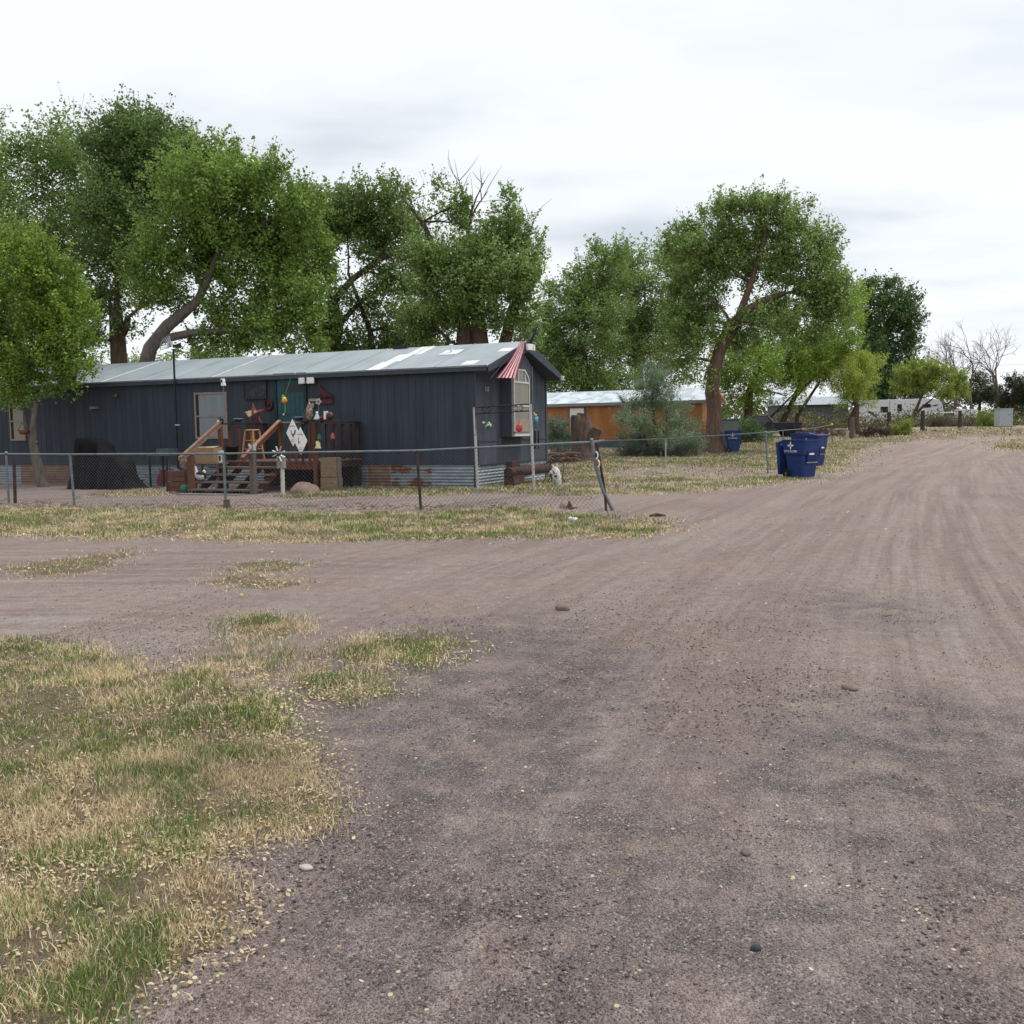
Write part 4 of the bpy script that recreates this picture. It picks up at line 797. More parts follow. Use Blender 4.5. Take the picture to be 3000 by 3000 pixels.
# two white diamond signs on stakes
def diamond(a, bb, v, lbl, k):
    t = T('diamond_sign', lbl, 'sign', *c2(a, bb), v, 'diamond signs on stakes')
    MB().prism([(-.185, 0), (0, -.325), (.185, 0), (0, .325)], -.006, .006).build('plate', M['white'], t)
    zg = t.location.z; MB().beam((0, .02, -zg), (0, .02, .1), .03, .02).build('stake', M['greywood'], t)
    b = MB(); b.mi = 0
    for j in range(6): x_ = -.078+j*.027; b.box(x_, x_+.018, -.008, -.0062, .135+.012*(1-((j-2.5)/2.5)**2), .165+.012*(1-((j-2.5)/2.5)**2))
    for j in range(3): b.box(-.035+j*.026, -.018+j*.026, -.008, -.0062, -.175, -.155)
    for j in range(5): b.box(-.055+j*.024, -.039+j*.024, -.008, -.0062, -.215, -.193)
    b.build('lettering', pmat('grey_lettering_material', (.25, .26, .28), .7, .2, 9), t)
    b = MB()
    if k == 0:
        b.prism([(-.05, -.02), (-.02, -.06), (.01, -.13), (.03, -.07), (.075, -.02), (.095, .05), (.07, .08), (.05, .03), (.03, -.02), (-.01, -.035), (-.04, .02)], -.008, -.0063)
        b.prism([(-.06, .05), (-.035, .065), (-.03, .03), (-.05, .01)], -.008, -.0063)
    else: b.prism([(-.065, .07), (-.045, .075), (-.05, .0), (-.02, -.03), (-.035, -.05), (-.055, -.09), (-.065, -.03)], -.008, -.0063)
    b.build('bird_print', pmat('dark_print_material', (.05, .055, .065), .7, .2, 9), t)
diamond(1257, 765, -2.25, 'left and higher white diamond sign with a rooster print on a stake', 0)
diamond(1338, 850, -2.4, 'right and lower white diamond sign with a faint bird print on a stake', 1)
# butterfly on the stair post
t = T('butterfly_ornament', 'silver white butterfly on top of the front stair post', 'ornament', *c2(843, 945), -3.12)
b = MB()
for sx in (-1, 1): b.prism([(0, .03), (sx*.03, .1), (sx*.10, .16), (sx*.12, .12), (sx*.09, .05), (sx*.10, 0), (sx*.06, -.01), (0, .0)][::sx], -.006, .006)
b.build('wings', M['dirtywhite'], t); MB().tube([(0, -.01, -.03), (0, -.01, .13)], .013, 6).build('body', M['pipe'], t)
# birdhouse post with whirligig
zw = wp(*c2(1152, 980), -3.25)[1]; t = T('birdhouse_post', 'white post carrying a grey birdhouse and a white bladed whirligig', 'birdhouse', *c2(1156, 1405), -3.25); t.location.z = 0
z0_, z1_ = wp(1, 1, 1)[1], 0; z0_ = wp(*c2(1150, 1130), -3.25)[1]; z1_ = wp(*c2(1150, 1050), -3.25)[1]
b = MB(); b.beam((0, 0, 0), (.01, 0, z0_), .085, .05); b.build('post', pmat('chipped_white_material', (.55, .52, .47), .8, col2=(.25, .2, .17), thr=(.55, .68), scale=14), t)
b = MB(); b.box(-.11, -.055, -.05, .08, z0_, z1_); b.box(-.052, .06, -.08, .08, z0_, z1_+.1); b.build('birdhouse', pmat('weathered_grey_material', (.26, .25, .22), .9, .3, 12), t); b = MB(); b.tube([(-.0, -.0815, z1_+.02), (0, -.085, z1_+.02)], .022, 10); b.build('entrance_hole', M['black'], t)
b = MB(); b.tube([(0, 0, z1_+.1), (0, 0, zw+.05)], .012, 6); b.tube([(0, -.12, zw), (0, .02, zw)], .012, 6); b.build('spindle', M['pipe'], t)
for k in range(8):
    a = .35+k*pi/4; b = MB(); b.beam((.07*cos(a), -.11, zw+.07*sin(a)), (.18*cos(a), -.11, zw+.18*sin(a)), .012, .035, (0, .6, .3)); b.build('blade', M['white' if k in (0, 6, 7) else 'dirtywhite'], t)
# boulder under the deck
x, y = ground(*c2(1380, 1392)); b = MB(); b.ball((0, 0, 0), 1, 20, 12)
b.v = [tuple(np.array(v)*np.array((.36, .34, .27))*(.86+.3*float(fbm(np.array([v[0]*2+3]), np.array([v[1]*2+v[2]*2]), 3)[0]))) for v in b.v]
tag(b.build('boulder', M['stone'], None, (x, y, .0), 0), 'round tan boulder in front of the dark space under the porch', 'boulder')
# black and white rooster figure on the second step
t = T('rooster_figure', 'black and white rooster figure with a red comb on the stairs', 'rooster figure', *c2(305, 1288), -2.75); t.location.z = .275
b = MB(); b.mi = 0; b.ball((.01, 0, .13), (.14, .09, .10), 14, 9); b.mi = 1; b.ball((.04, -.01, .19), (.13, .085, .055), 14, 9); b.mi = 0; b.ball((.13, 0, .2), (.055, .03, .08), 10, 7); b.mi = 1; b.ball((.155, 0, .15), (.04, .025, .09), 10, 7); b.mi = 0; b.tube([(-.08, 0, .14), (-.11, 0, .24), (-.13, 0, .31)], [.06, .042, .035], 9); b.ball((-.135, 0, .33), .04, 10, 7)
b.mi = 2; b.ball((-.135, 0, .385), (.04, .012, .03), 10, 6); b.ball((-.165, 0, .29), (.022, .02, .035), 8, 6); b.mi = 3; b.tube([(-.165, 0, .33), (-.205, 0, .32)], [.014, .003], 6); b.mi = 1
for sx in (-.03, .04): b.tube([(sx, 0, .06), (sx, 0, 0)], .012, 6)
b.build('figure', [M['white'], M['black'], M['red'], M['yellow']], t)
# crates and green pots left of the stairs
t = T('wooden_crate', 'dark red brown wooden crate left of the stair foot', 'crate', *c2(120, 1370), -2.6); t.location.z = 0
b = MB(); [b.box(-.30, .30, -.2, .2, k*.135, k*.135+.12) for k in range(4)]; b.build('slats', M['wood'], t); b = MB(); b.box(-.31, -.27, -.21, -.2005, 0, .54); b.box(.27, .31, -.21, -.2005, 0, .54); b.build('battens', M['wooddk'], t)
t = T('glazed_urn', 'mottled brown urn standing on the dark wooden crate', 'urn', *c2(150, 1190), -2.6); t.location.z = .53
MB().lathe([(0, 0), (.07, 0), (.13, .1), (.12, .2), (.06, .26), (.08, .29), (.07, .29), (0, .2)]).build('urn_body', pmat('urn_material', (.10, .06, .045), .6, col2=(.35, .29, .22), thr=(.5, .6), scale=9), t)
t = T('succulent_pot', 'pot of grey green succulents beside the wall left of the crate', 'plant', *c2(60, 1180), -1.3); t.location.z = 0
MB().lathe([(0, 0), (.12, 0), (.16, .38), (.14, .38), (0, .33)]).build('pot', M['stone'], t); b = MB()
for k in range(26): a = rng.uniform(0, 6.28); e_ = rng.uniform(.3, 1.3); b.tube([(0, 0, .36), (.1*cos(a)*cos(e_)+.0, .1*sin(a)*cos(e_), .36+.1*sin(e_)), (.17*cos(a)*cos(e_), .17*sin(a)*cos(e_), .36+.17*sin(e_))], [.02, .022, .004], 5)
b.build('leaves', pmat('succulent_material', (.22, .25, .17), .7, .3, 9), t)
t = T('watering_can', 'green round watering can at the foot of the crate', 'watering can', *c2(150, 1372), -2.95); t.location.z = 0
b = MB(); b.tube([(-.08, 0, .10), (.08, 0, .10)], .1, 16); b.build('can_body', M['green'], t); b = MB(); b.tube([(.08, 0, .12), (.18, 0, .17), (.2, 0, .2)], [.03, .02, .03], 8); b.build('spout', M['green'], t)
t = T('green_tub', 'green and white tub left of the crate', 'tub', *c2(25, 1370), -2.5); t.location.z = 0
MB().lathe([(0, 0), (.12, 0), (.15, .22), (.13, .22), (0, .1)], n=4).build('tub_body', M['green'], t); MB().lathe([(.155, .221), (.17, .26), (.13, .265), (.13, .23)], n=4).build('rim', M['dirtywhite'], t)
# concrete paver at stair foot
t = thing('stepping_slab', 'flat weathered slab of boards on the dirt at the foot of the stairs', 'slab', hl(5.2, -3.55, .0), HANG); MB().box(-.9, .9, -.14, .14, 0, .03).build('slab', pmat('slab_material', (.19, .19, .19), .9, .3, 6, .4), t, bevel=.006)
# ------------------------------------------------------------------ yard left part
# tarpaulin over a grill
t = thing('covered_grill', 'tall black tarpaulin draped over a grill against the wall', 'covered grill', hl(10.25, -1.75, 0), HANG)
prof = [(-1.15, .0), (-1.08, .25), (-.95, .8), (-.88, 1.28), (-.78, 1.40), (-.35, 1.40), (-.12, 1.27), (.05, 1.02), (.35, .92), (.72, .78), (.90, .45), (1.02, .12), (1.12, .0)]
nx_, ny_ = 60, 26; vs = []
for i in range(nx_+1):
    u = -1.18+2.36*i/nx_; hgt = float(np.interp(u, [p[0] for p in prof], [p[1] for p in prof])); hw = .16+.26*min(1, hgt)
    for j in range(ny_+1):
        a = -1+2*j/ny_; side = abs(a)
        if side < .45: yy = a/.45*.24*min(1, hgt+.3); zz_ = hgt*(1-.03*side)
        else: f = (side-.45)/.55; yy = math.copysign(.24*min(1, hgt+.3)+f*(.22+.10*sin(u*13+a)+.05*sin(u*29)), a); zz_ = hgt*(1-f)**.9
        w_ = .035*sin(u*9+a*5)+.02*sin(u*21-a*9); vs.append((u+w_*.8, yy+w_, max(0, zz_+w_*(.6 if zz_ > .05 else 0))))
b = MB(); b.add(vs, [(i*(ny_+1)+j, (i+1)*(ny_+1)+j, (i+1)*(ny_+1)+j+1, i*(ny_+1)+j+1) for i in range(nx_) for j in range(ny_)], True); b.build('tarpaulin', M['tarp'], t)
t = thing('sheet_table', 'blue grey metal table partly behind the black tarpaulin', 'table', hl(9.0, -.9, 0), HANG)
MB().box(-.35, .35, -.3, .3, .86, .92).build('table_top', M['bluegrey'], t)
for sx in (-.3, .3):
    for sy in (-.25, .25): MB().box(sx-.02, sx+.02, sy-.02, sy+.02, 0, .859).build('leg', M['iron'], t)
MB().box(-.1, .3, -.2, .2, .921, 1.05).build('lid', M['bluegrey'], t)
t = thing('bucket', 'teal bucket lying beside the end of the black tarpaulin', 'bucket', hl(*[v for v in (wp(400, 1410, -1.2)[0], -1.2)], 0), HANG)
MB().lathe([(0, 0), (.13, 0), (.19, .2), (.2, .21), (.17, .2), (0, .03)]).build('bucket_body', M['tealb'], t)
t = thing('wheelbarrow', 'upturned faded red wheelbarrow leaning against the skirting', 'wheelbarrow', hl(9.55, -.35, 0), HANG)
b = MB(); P_ = []
for k in range(18): a = 2*pi*k/18; P_.append((.17*cos(a)+.09*sin(a), -.12*sin(a)*0, .22+.25*sin(a)))
b.add([(p[0], -.1, p[2]) for p in P_]+[(p[0]*.6+.04, .08, .22+(p[2]-.22)*.6) for p in P_], [tuple(range(18))]+[(k, 18+k, 18+(k+1) % 18, (k+1) % 18) for k in range(18)]); b.build('tray', M['redfade'], t)
MB().tube([(.2, 0, 0), (.17, .03, .68)], .016, 6).build('handle', M['greywood'], t); MB().tube([(-.08, 0, .2), (-.2, .03, .5)], .014, 6).build('handle', M['greywood'], t)
t = thing('planter_tub', 'dark round tub at the left foot of the black tarpaulin', 'tub', hl(11.55, -1.5, 0), HANG); MB().lathe([(0, 0), (.2, 0), (.24, .2), (.22, .22), (0, .15)]).build('tub_body', M['black'], t)
# pole frame with ornamental bar in front of the gable end
a0 = hl(*[0, 0])[:2]; pa = ground(1399, 1436); pb2 = ground(1565, 1440)
ta = at(1389, 1194, pa[1]); tb = at(1553, 1184, pb2[1])
t = thing('pole_frame', 'two pale pipe posts joined by a black scrolled iron bar', 'pole frame', (pa[0], pa[1], 0))
O = np.array((pa[0], pa[1], 0.)); MB().tube([(0, 0, 0), ta-O], .032, 10).build('post', M['pipe_pale'], t); MB().tube([np.array((pb2[0], pb2[1], 0))-O, tb-O], .034, 10).build('post', M['pipe_pale'], t)
b = MB(); A = ta-O+np.array((.0, 0, .0)); B_ = tb-O; dn = np.array((0, 0, -.15)); A1 = A+(B_-A)*.02; b.tube([A1, B_], .014, 8); b.tube([A1+dn, B_+dn], .014, 8); b.tube([A1, A1+dn*9], .012, 6)
for f in (.22, .5, .8):
    c_ = A+(B_-A)*f+dn*.5; u_ = (B_-A)/np.linalg.norm(B_-A)
    for sgn in (-1, 1): b.tube([c_+u_*sgn*(.07+.055*cos(a))+np.array((0, 0, .055*sin(a))) for a in np.linspace(-2.6, 2.6, 12)], .008, 5)
b.build('scrolled_bar', M['iron'], t)
# hanging ornaments of the frame
def hang(px, py, f, name, label, cat):
    D = (pa[1]+(pb2[1]-pa[1])*f); p = at(px, py, D); top = (A+(B_-A)*f+O+dn); t = thing(name, label, cat, p); MB().tube([(0, 0, .02), (top-p)], .004, 5).build('cord', M['pipe'], t); return t
t = hang(1427, 1246, .22, 'hanging_turtle', 'small green and white turtle ornament hanging from the scrolled bar', 'ornament')
MB().ball((.02, 0, 0), (.09, .04, .085)).build('shell', pmat('turtle_material', (.03, .10, .05), .4, col2=(.45, .62, .42), thr=(.5, .58), scale=16), t); MB().ball((-.08, -.01, .06), (.035, .03, .03)).build('head', M['dirtywhite'], t)
t = hang(1521, 1254, .8, 'hanging_ball', 'red glass ball ornament hanging in front of the bay window', 'ornament')
MB().ball((0, 0, 0), (.075, .05, .095)).build('ball_body', pmat('red_glass_material', (.5, .04, .05), .3, .3, 6), t)
# flowerpot and wind chime on wall bracket
v_, z_ = ep(1567, 1228, -.12)
t = thing('hanging_flowerpot', 'light blue flowerpot with red and cream flowers on the end wall', 'flowerpot', hl(-.12, v_, z_), HANG)
MB().lathe([(0, -.13), (.075, -.13), (.10, .07), (.085, .07), (0, .05)]).build('pot', M['skyblue'], t)
b = MB(); [b.ball((rng.uniform(-.03, .03), rng.uniform(-.12, .02), .11+rng.uniform(0, .05)), .035, 8, 5) for _ in range(7)]; b.build('cream_flowers', pmat('cream_flower_material', (.6, .5, .32), .7, .2, 12), t)
b = MB(); [b.ball((rng.uniform(-.03, .03), rng.uniform(.02, .13), .10+rng.uniform(0, .06)), .035, 8, 5) for _ in range(8)]; b.build('red_flowers', M['maroon'], t)
MB().tube([(0, 0, .06), (0, 0, .3), (-.11, 0, .34)], .006, 5).build('bracket', M['iron'], t)
v_, z_ = ep(1570, 1252, -.12); zb_ = ep(1570, 1315, -.12)[1]
t = thing('wind_chime', 'black tubular wind chime hanging below the light blue flowerpot', 'wind chime', hl(-.12, v_, z_), HANG)
MB().lathe([(0, 0), (.09, 0), (.09, .015), (0, .015)]).build('disc', M['iron'], t)
for k in range(5): a = 2*pi*k/5; MB().tube([(.075*cos(a), .11*sin(a), -.10), (.075*cos(a), .11*sin(a), zb_-z_)], .014, 7).build('chime_tube', M['iron'], t)
MB().tube([(0, 0, .015), (0, 0, .12)], .004, 5).build('cord', M['iron'], t)
# offset smoker beside the gable end
def E_(px, py, s): v_, z_ = ep(px, py, s); return v_, z_
SX = -.55
v0, _ = E_(1488, 1400, SX); v1, _ = E_(1608, 1395, SX)
t = thing('barrel_smoker', 'rusty horizontal barrel smoker beside the corrugated skirting', 'smoker', hl(SX, v0, 0), HANG+pi/2)
Lb = v1-v0; zt_ = E_(1500, 1368, SX)[1]; zb_ = E_(1500, 1398, SX)[1]; r = (zt_-zb_)/2; zc = (zt_+zb_)/2
b = MB(); b.tube([(0, 0, zc), (.03, 0, zc), (Lb-.03, 0, zc), (Lb, 0, zc)], [r*.9, r, r, r*.9], 18); b.build('barrel', M['rust'], t)
b = MB(); b.box(.06, .85, -.10, .14, .04, zb_+.06); b.build('firebox', M['rustbrown'], t, bevel=.02)
b = MB(); b.box(.2, .72, -.04, .14, zt_-.05, zt_+.14); b.build('cooking_box', M['rust'], t, bevel=.01)
for xx in (.06, Lb-.15): b = MB(); b.beam((xx, -.15, 0), (xx, -.1, zb_+.05), .03, .03); b.build('leg', M['iron'], t)
b = MB(); b.tube([(.3, -r-.01, zc+.02), (.7, -r-.01, zc+.02)], .015, 6); b.build('handle', M['iron'], t)
# wrought iron stand and cow skull
x, y = ground(1628, 1420); t = thing('iron_stand', 'black wrought iron chair frame behind the cow skull', 'stand', (x, y+.35, 0), HANG)
b = MB()
for a, c_ in (((-.3, -.2), (-.22, -.1)), ((.2, -.2), (.16, -.1)), ((-.3, .25), (-.2, .2)), ((.2, .25), (.16, .2))): b.tube([(a[0], a[1], 0), (a[0]*.7, a[1]*.7, .15), (c_[0], c_[1], .34)], .012, 6)
b.build('legs', M['iron'], t); b = MB(); b.tube([(.2*cos(a)-.02, .16*sin(a)+.05, .34) for a in np.linspace(0, 2*pi, 16)], .011, 6, cap=False); b.tube([(-.2, .2, .34), (-.25, .25, .5), (-.05, .28, .62), (.15, .25, .5), (.16, .2, .34)], .012, 6); b.tube([(-.3, .0, .5), (-.1, 0, .62)], .012, 6); b.build('seat_ring', M['iron'], t)
x, y = ground(1632, 1427); t = thing('cow_skull', 'bleached white cow skull propped upright on the grass', 'skull', (x, y, 0), HANG)
b = MB(); b.tube([(.06, 0, .0), (.05, 0, .12), (.0, .02, .26), (-.05, .04, .38), (-.09, .06, .47)], [.045, .065, .10, .115, .07], 12); b.v = [(v[0], v[1]*.75, v[2]) for v in b.v]; b.ball((-.15, .02, .36), (.06, .05, .05), 10, 7); b.tube([(-.10, .05, .46), (-.13, .05, .54)], [.035, .02], 7); b.tube([(-.03, .05, .45), (-.01, .05, .58)], [.03, .01], 7); b.build('skull', M['bone'], t)
b = MB(); b.ball((.0, -.085, .27), (.038, .02, .03), 10, 6); b.tube([(-.08, -.05, .40), (-.03, -.085, .33)], .012, 6); b.build('eye_socket', M['black'], t)
# ------------------------------------------------------------------ chain link fence
def chainlink(name, label, base, hs, postmats, tops=None, mesh=True, rr=.019, mr=.0023, dia=.055, pr=.026):
    O = np.array((base[0][0], base[0][1], 0.)); t = thing(name, label, 'fence', (O[0], O[1], base[0][2]))
    O[2] = base[0][2]; B = [np.array(p, float)-O for p in base]; Tp = [p+np.array((0, 0, h)) for p, h in zip(B, hs)]
    if tops:
        for k, v in tops.items(): Tp[k] = v-O
    for k, mt in enumerate(postmats):
        if mt: MB().tube([B[k], B[k]*.5+Tp[k]*.5, Tp[k]], pr, 8).build('post', M[mt], t)
    b = MB(); b.tube([p+(0, 0, .0) for p in Tp], rr, 8); b.build('top_rail', M['pipe'], t)
    if mesh:
        vs = []; fs = []; w3 = mr
        def seg(p, q):
            d = q-p; d = d/np.linalg.norm(d); a = np.cross(d, (0, 1, .3)); a /= np.linalg.norm(a); c_ = np.cross(d, a); i = len(vs)
            for e_ in (p, q):
                for ang in (0, 2.09, 4.19): vs.append(e_+w3*(a*cos(ang)+c_*sin(ang)))
            for k in range(3): fs.append((i+k, i+(k+1) % 3, i+3+(k+1) % 3, i+3+k))
        Ls = [np.linalg.norm((B[k+1]-B[k])[:2]) for k in range(len(B)-1)]; cum = np.concatenate([[0], np.cumsum(Ls)]); tot = cum[-1]
        def pos(u, f):
            u = min(max(u, 0), tot); k = min(int(np.searchsorted(cum, u, 'right'))-1, len(Ls)-1); g = (u-cum[k])/Ls[k]
            lo = B[k]*(1-g)+B[k+1]*g+np.array((0, 0, .03)); hi = Tp[k]*(1-g)+Tp[k+1]*g; return lo*(1-f)+hi*f
        hh = float(np.mean(hs)); u = -hh
        while u < tot:
            for s_ in (1, -1):
                pts_ = []
                for f in np.linspace(0, 1, 5):
                    uu = u+(f if s_ > 0 else 1-f)*hh
                    pts_.append((uu, f))
                for (ua, fa), (ub, fb) in zip(pts_[:-1], pts_[1:]):
                    if 0 <= ua <= tot and 0 <= ub <= tot: seg(pos(ua, fa), pos(ub, fb))
            u += dia*1.414
        me = npmesh('mesh_fabric', np.array(vs), np.array(fs), M['wire']); link('mesh_fabric', me, t)
    return t
fb = [(-17.5, 25.5, 0), tuple(g3(26, 1472)), tuple(g3(218, 1480)), tuple(g3(662, 1490)), tuple(g3(1233, 1492)), tuple(g3(1775, 1496))]
tp = {1: at(18, 1330, fb[1][1]), 2: at(205, 1331, fb[2][1]), 3: at(655, 1329, fb[3][1]), 4: at(1221, 1320, fb[4][1]), 5: at(1737, 1295, fb[5][1])}
fence = chainlink('chain_link_fence', 'grey chain link fence with sagging top rail in front of the mobile home', fb, [1.05]*6, ['pipe', 'pipe', 'pipe', 'pipe', 'darkpost', None], tp)
O = np.array(fb[0], float)
D = fb[5][1]; e1 = at(1796, 1503, D); e1[2] = 0
MB().tube([e1-O, at(1768, 1440, D)-O, at(1747, 1370, D)-O, at(1735, 1290, D)-O], .034, 10).build('end_post', M['pipe'], fence)
b = MB(); q0 = g3(1776, 1497); b.tube([q0-O, at(1772, 1440, D)-O, at(1762, 1380, D)-O, at(1748, 1300, D)-O], .022, 8); b.build('brace_post', M['rust'], fence)
b = MB(); b.tube([at(1733, 1296, D)-O, at(1771, 1291, D)-O], .022, 8); b.build('rail_sleeve', M['pipe'], fence)
b = MB(); [b.ball(at(px, py, D)-O, .035, 10, 6) for px, py in ((18, 1328), (1733, 1289))]; b.build('post_cap', M['pipe'], fence)
b = MB(); b.beam((at(45, 1478, 20.6)[0]-O[0], 20.6-O[1], 0), (at(41, 1338, 20.6)-O), .06, .03, (0, 1, 0)); b.build('gate_stake', M['darkpost'], fence)
b = MB(); s_ = at(665, 1490, fb[3][1]); s_[2] = 0; b.box(s_[0]-O[0]-.05, s_[0]-O[0]+.05, s_[1]-O[1]-.05, s_[1]-O[1]+.05, 0, .17); b.build('concrete_footing', M['greywood'], fence)
# red white and blue ribbon on the end post
for (px, py), (m1, m2), lbl in (((1746, 1334), ('white', 'navy'), 'white and blue rosette tied high on the leaning end post'), ((1751, 1358), ('white', 'red'), 'white and red rosette tied low on the leaning end post')):
    t = thing('rosette', lbl, 'rosette', at(px, py, D-.05), 0, 'rosettes on the end post')
    MB().tube([(.03*cos(a), 0, .06*sin(a)) for a in np.linspace(-1.6, 1.6, 9)], .014, 6).build('outer_ribbon', M[m1], t); MB().ball((0, 0, 0), (.025, .02, .035), 8, 6).build('centre', M[m2], t)
# second fence: lawn corner
fb2 = [tuple(g3(1603, 1395)), tuple(g3(1950, 1372)), tuple(g3(2250, 1387))]
fb2[0] = (at(1603, 1298, 36.5)[0], 36.5, 0)
tp2 = {0: at(1603, 1298, 36.5), 1: at(1950, 1286, fb2[1][1]), 2: at(2243, 1267, fb2[2][1])}
f2 = chainlink('lawn_fence', 'low pipe rail fence along the lawn in front of the big elm', fb2, [1]*3, ['pipe', 'pipe_pale', 'pipe'], tp2, mesh=True, mr=.0018, dia=.075)
b = MB(); O2 = np.array(fb2[0], float); b.ball(tp2[2]-O2, .05, 10, 6); b.build('post_cap', M['pipe'], f2)
g0 = g3(2438, 1297); fb3 = [fb2[2], tuple(g3(2300, 1340)), tuple(g3(2384, 1320)), tuple(g0)]
tp3 = {0: at(2243, 1268, fb3[0][1]), 1: at(2293, 1261, fb3[1][1]), 2: at(2386, 1254, fb3[2][1]), 3: at(2437, 1244, fb3[3][1])}
f3 = chainlink('boundary_fence', 'thin wire fence running away behind the blue bins', fb3, [1]*4, [None, 'pipe', 'pipe', 'darkpost'], tp3, mesh=False, rr=.016)
b = MB(); b.ball(tp3[3]-np.array(fb3[0]), .09, 10, 6); b.build('post_cap', M['yellow'], f3)
# wire fence before the orange house
fb4 = [(at(1740, 1283, 49)[0], 49, float(gz(49))), (at(1820, 1283, 48.5)[0], 48.5, float(gz(48.5))), (at(1980, 1280, 48)[0], 48, float(gz(48))), (at(2078, 1277, 48)[0], 48, float(gz(48)))]
f4 = chainlink('wire_fence', 'dark wire fence in front of the orange house', fb4, [.95]*4, ['darkpost', 'darkpost', 'darkpost', None], {0: at(1640, 1282, 49), 1: at(1805, 1284, 48.5)}, mesh=False, rr=.014)
# dead twigs and litter by the fence
x, y = ground(1672, 1492); t = thing('wood_chunk', 'broken brown wood splinter standing by the fence foot', 'wood chunk', (x, y, 0)); b = MB(); b.prism([(-.08, 0), (.05, 0), (.0, .12), (-.03, .16)], -.04, .04); b.tube([(-.05, -.05, .02), (.12, -.03, .03)], .015, 6); b.build('splinter', M['greywood'], t)
x, y = ground(1683, 1531); t = thing('paper_scrap', 'crumpled white paper scrap on the grass strip', 'litter', (x, y, .03)); b = MB(); b.ball((0, 0, .02), (.05, .03, .025), 9, 6); b.ball((-.06, 0, .03), (.03, .02, .025), 8, 5); b.v = [tuple(np.array(v)+rng.normal(0, .006, 3)) for v in b.v]; b.build('paper', M['white'], t)
x, y = ground(1925, 1515); t = thing('bark_piece', 'reddish strip of bark at the right tip of the grass strip', 'bark', (x, y, .0)); b = MB(); b.tube([(-.12, 0, .02), (0, .01, .035), (.14, 0, .02)], [.015, .03, .012], 7); b.build('strip', M['rustbrown'], t)
b = MB()
for k in range(420):
    px = rng.uniform(-10, 1560); py = 1487+rng.normal(0, 7)-(px < 200)*6; x, y = ground(px, py); a = rng.uniform(0, 3.14); l_ = rng.uniform(.03, .12); zc = rng.uniform(.01, .04)
    b.tube([(x-l_*cos(a), y-l_*sin(a)*.5, .01+rng.uniform(0, .06)), (x, y, zc), (x+l_*cos(a), y+l_*sin(a)*.5, .01+rng.uniform(0, .08))], [.003, .006, .002], 4, cap=False)
tag(b.build('dead_twigs', pmat('dead_twig_material', (.20, .13, .10), .9, .5, 3), None), 'dead twigs and leaves gathered along the fence foot', 'twigs', kind='stuff')
M['stump_bark'] = pmat('stump_bark_material', (.115, .080, .062), .95, .55, 3, 1, 9, stretch=(3, 3, .5))
# ------------------------------------------------------------------ orange mobile home
DO = 54.; R0 = at(2057, 1300, DO); gzo = float(gz(DO)); HA2 = radians(-25.)
oh = thing('mobile_home', 'orange mobile home with white coated roof behind the bushes', 'mobile home', (R0[0], R0[1], gzo-.05), HA2)
Lo, Wo, e0, e1_ = 16., 4.4, 2.74, 3.52
sidewall(Lo, .5, e0).build('side_wall', M['orangewall'], oh, (-Lo, 0, 0)); sidewall(Wo, .5, e0).build('end_wall', M['orangewall'], oh, (0, 0, 0), pi/2)
MB().box(-Lo, -.02, .05, Wo-.02, 0, e0-.05).build('core', M['orangewall'], oh); MB().prismx([(0, e0-.05), (Wo, e0-.05), (Wo/2, e1_-.06)], -.05, -.003).build('gable', M['orangewall'], oh)
MB().box(-Lo, -.01, -.02, .03, .0, .5).build('skirting', M['bluegrey'], oh)
b = MB()
for ya, yb in ((-.2, Wo/2), (Wo+.2, Wo/2)):
    q = [(-Lo-.2, ya, e0), (.3, ya, e0), (.3, yb, e1_), (-Lo-.2, yb, e1_)]; b.add(q+[(x, y, z-.05) for x, y, z in q], [(0, 1, 2, 3), (4, 5, 1, 0), (5, 6, 2, 1), (7, 6, 5, 4), (3, 7, 4, 0)])
b.build('roof', M['whiteroof'], oh); MB().box(-Lo-.2, .29, -.235, -.202, e0-.17, e0+.005).build('eave_fascia', pmat('grey_fascia_material', (.22, .23, .25), .6, .1, 4), oh)
b = MB(); b.prismx([(-.22, e0-.12), (Wo/2, e1_-.2), (Wo/2, e1_+.0), (-.22, e0+.0)], .302, .33); b.prismx([(Wo/2, e1_-.2), (Wo+.22, e0-.12), (Wo+.22, e0), (Wo/2, e1_)], .302, .33); b.build('barge_board', M['orangetrim'], oh)
def owp(px, py):  # position on the orange front wall
    d = ray(px, py); nrm = np.array((-sin(HA2), cos(HA2))); t_ = R0[:2].dot(nrm)/(d[0]*nrm[0]+d[1]*nrm[1]); p = np.array((d[0]*t_, d[1]*t_))-R0[:2]; return p.dot((cos(HA2), sin(HA2))), H+d[2]*t_-gzo+.05
x0, z1 = owp(1670, 1197); x1, z0 = owp(1712, 1300); MB().box(x0, x1, -.04, -.002, z0, z1).build('front_door', M['white'], oh)
b = MB(); b.box(x0-.08, x0-.002, -.05, -.001, z0, z1+.07); b.box(x1+.002, x1+.08, -.05, -.001, z0, z1+.07); b.build('door_frame', M['greywall'], oh)
b = MB(); b.box(.001, .03, 1.2, 2.2, 1.15, 2.3); w_ = b.build('window', M['glass'], oh); b = MB(); b.box(.031, .05, 1.12, 1.2, 1.07, 2.38); b.box(.031, .05, 2.2, 2.28, 1.07, 2.38); b.box(.031, .05, 1.2, 2.2, 2.3, 2.38); b.box(.031, .05, 1.2, 2.2, 1.07, 1.15); b.box(.031, .045, 1.2, 2.2, 1.7, 1.75); b.build('window_frame', M['white'], w_)
b = MB(); b.tube([(x1+.25, -.08, z1-.0), (x1+.25, -.02, z1)], .06, 8); b.build('porch_lamp', M['pipe'], oh)
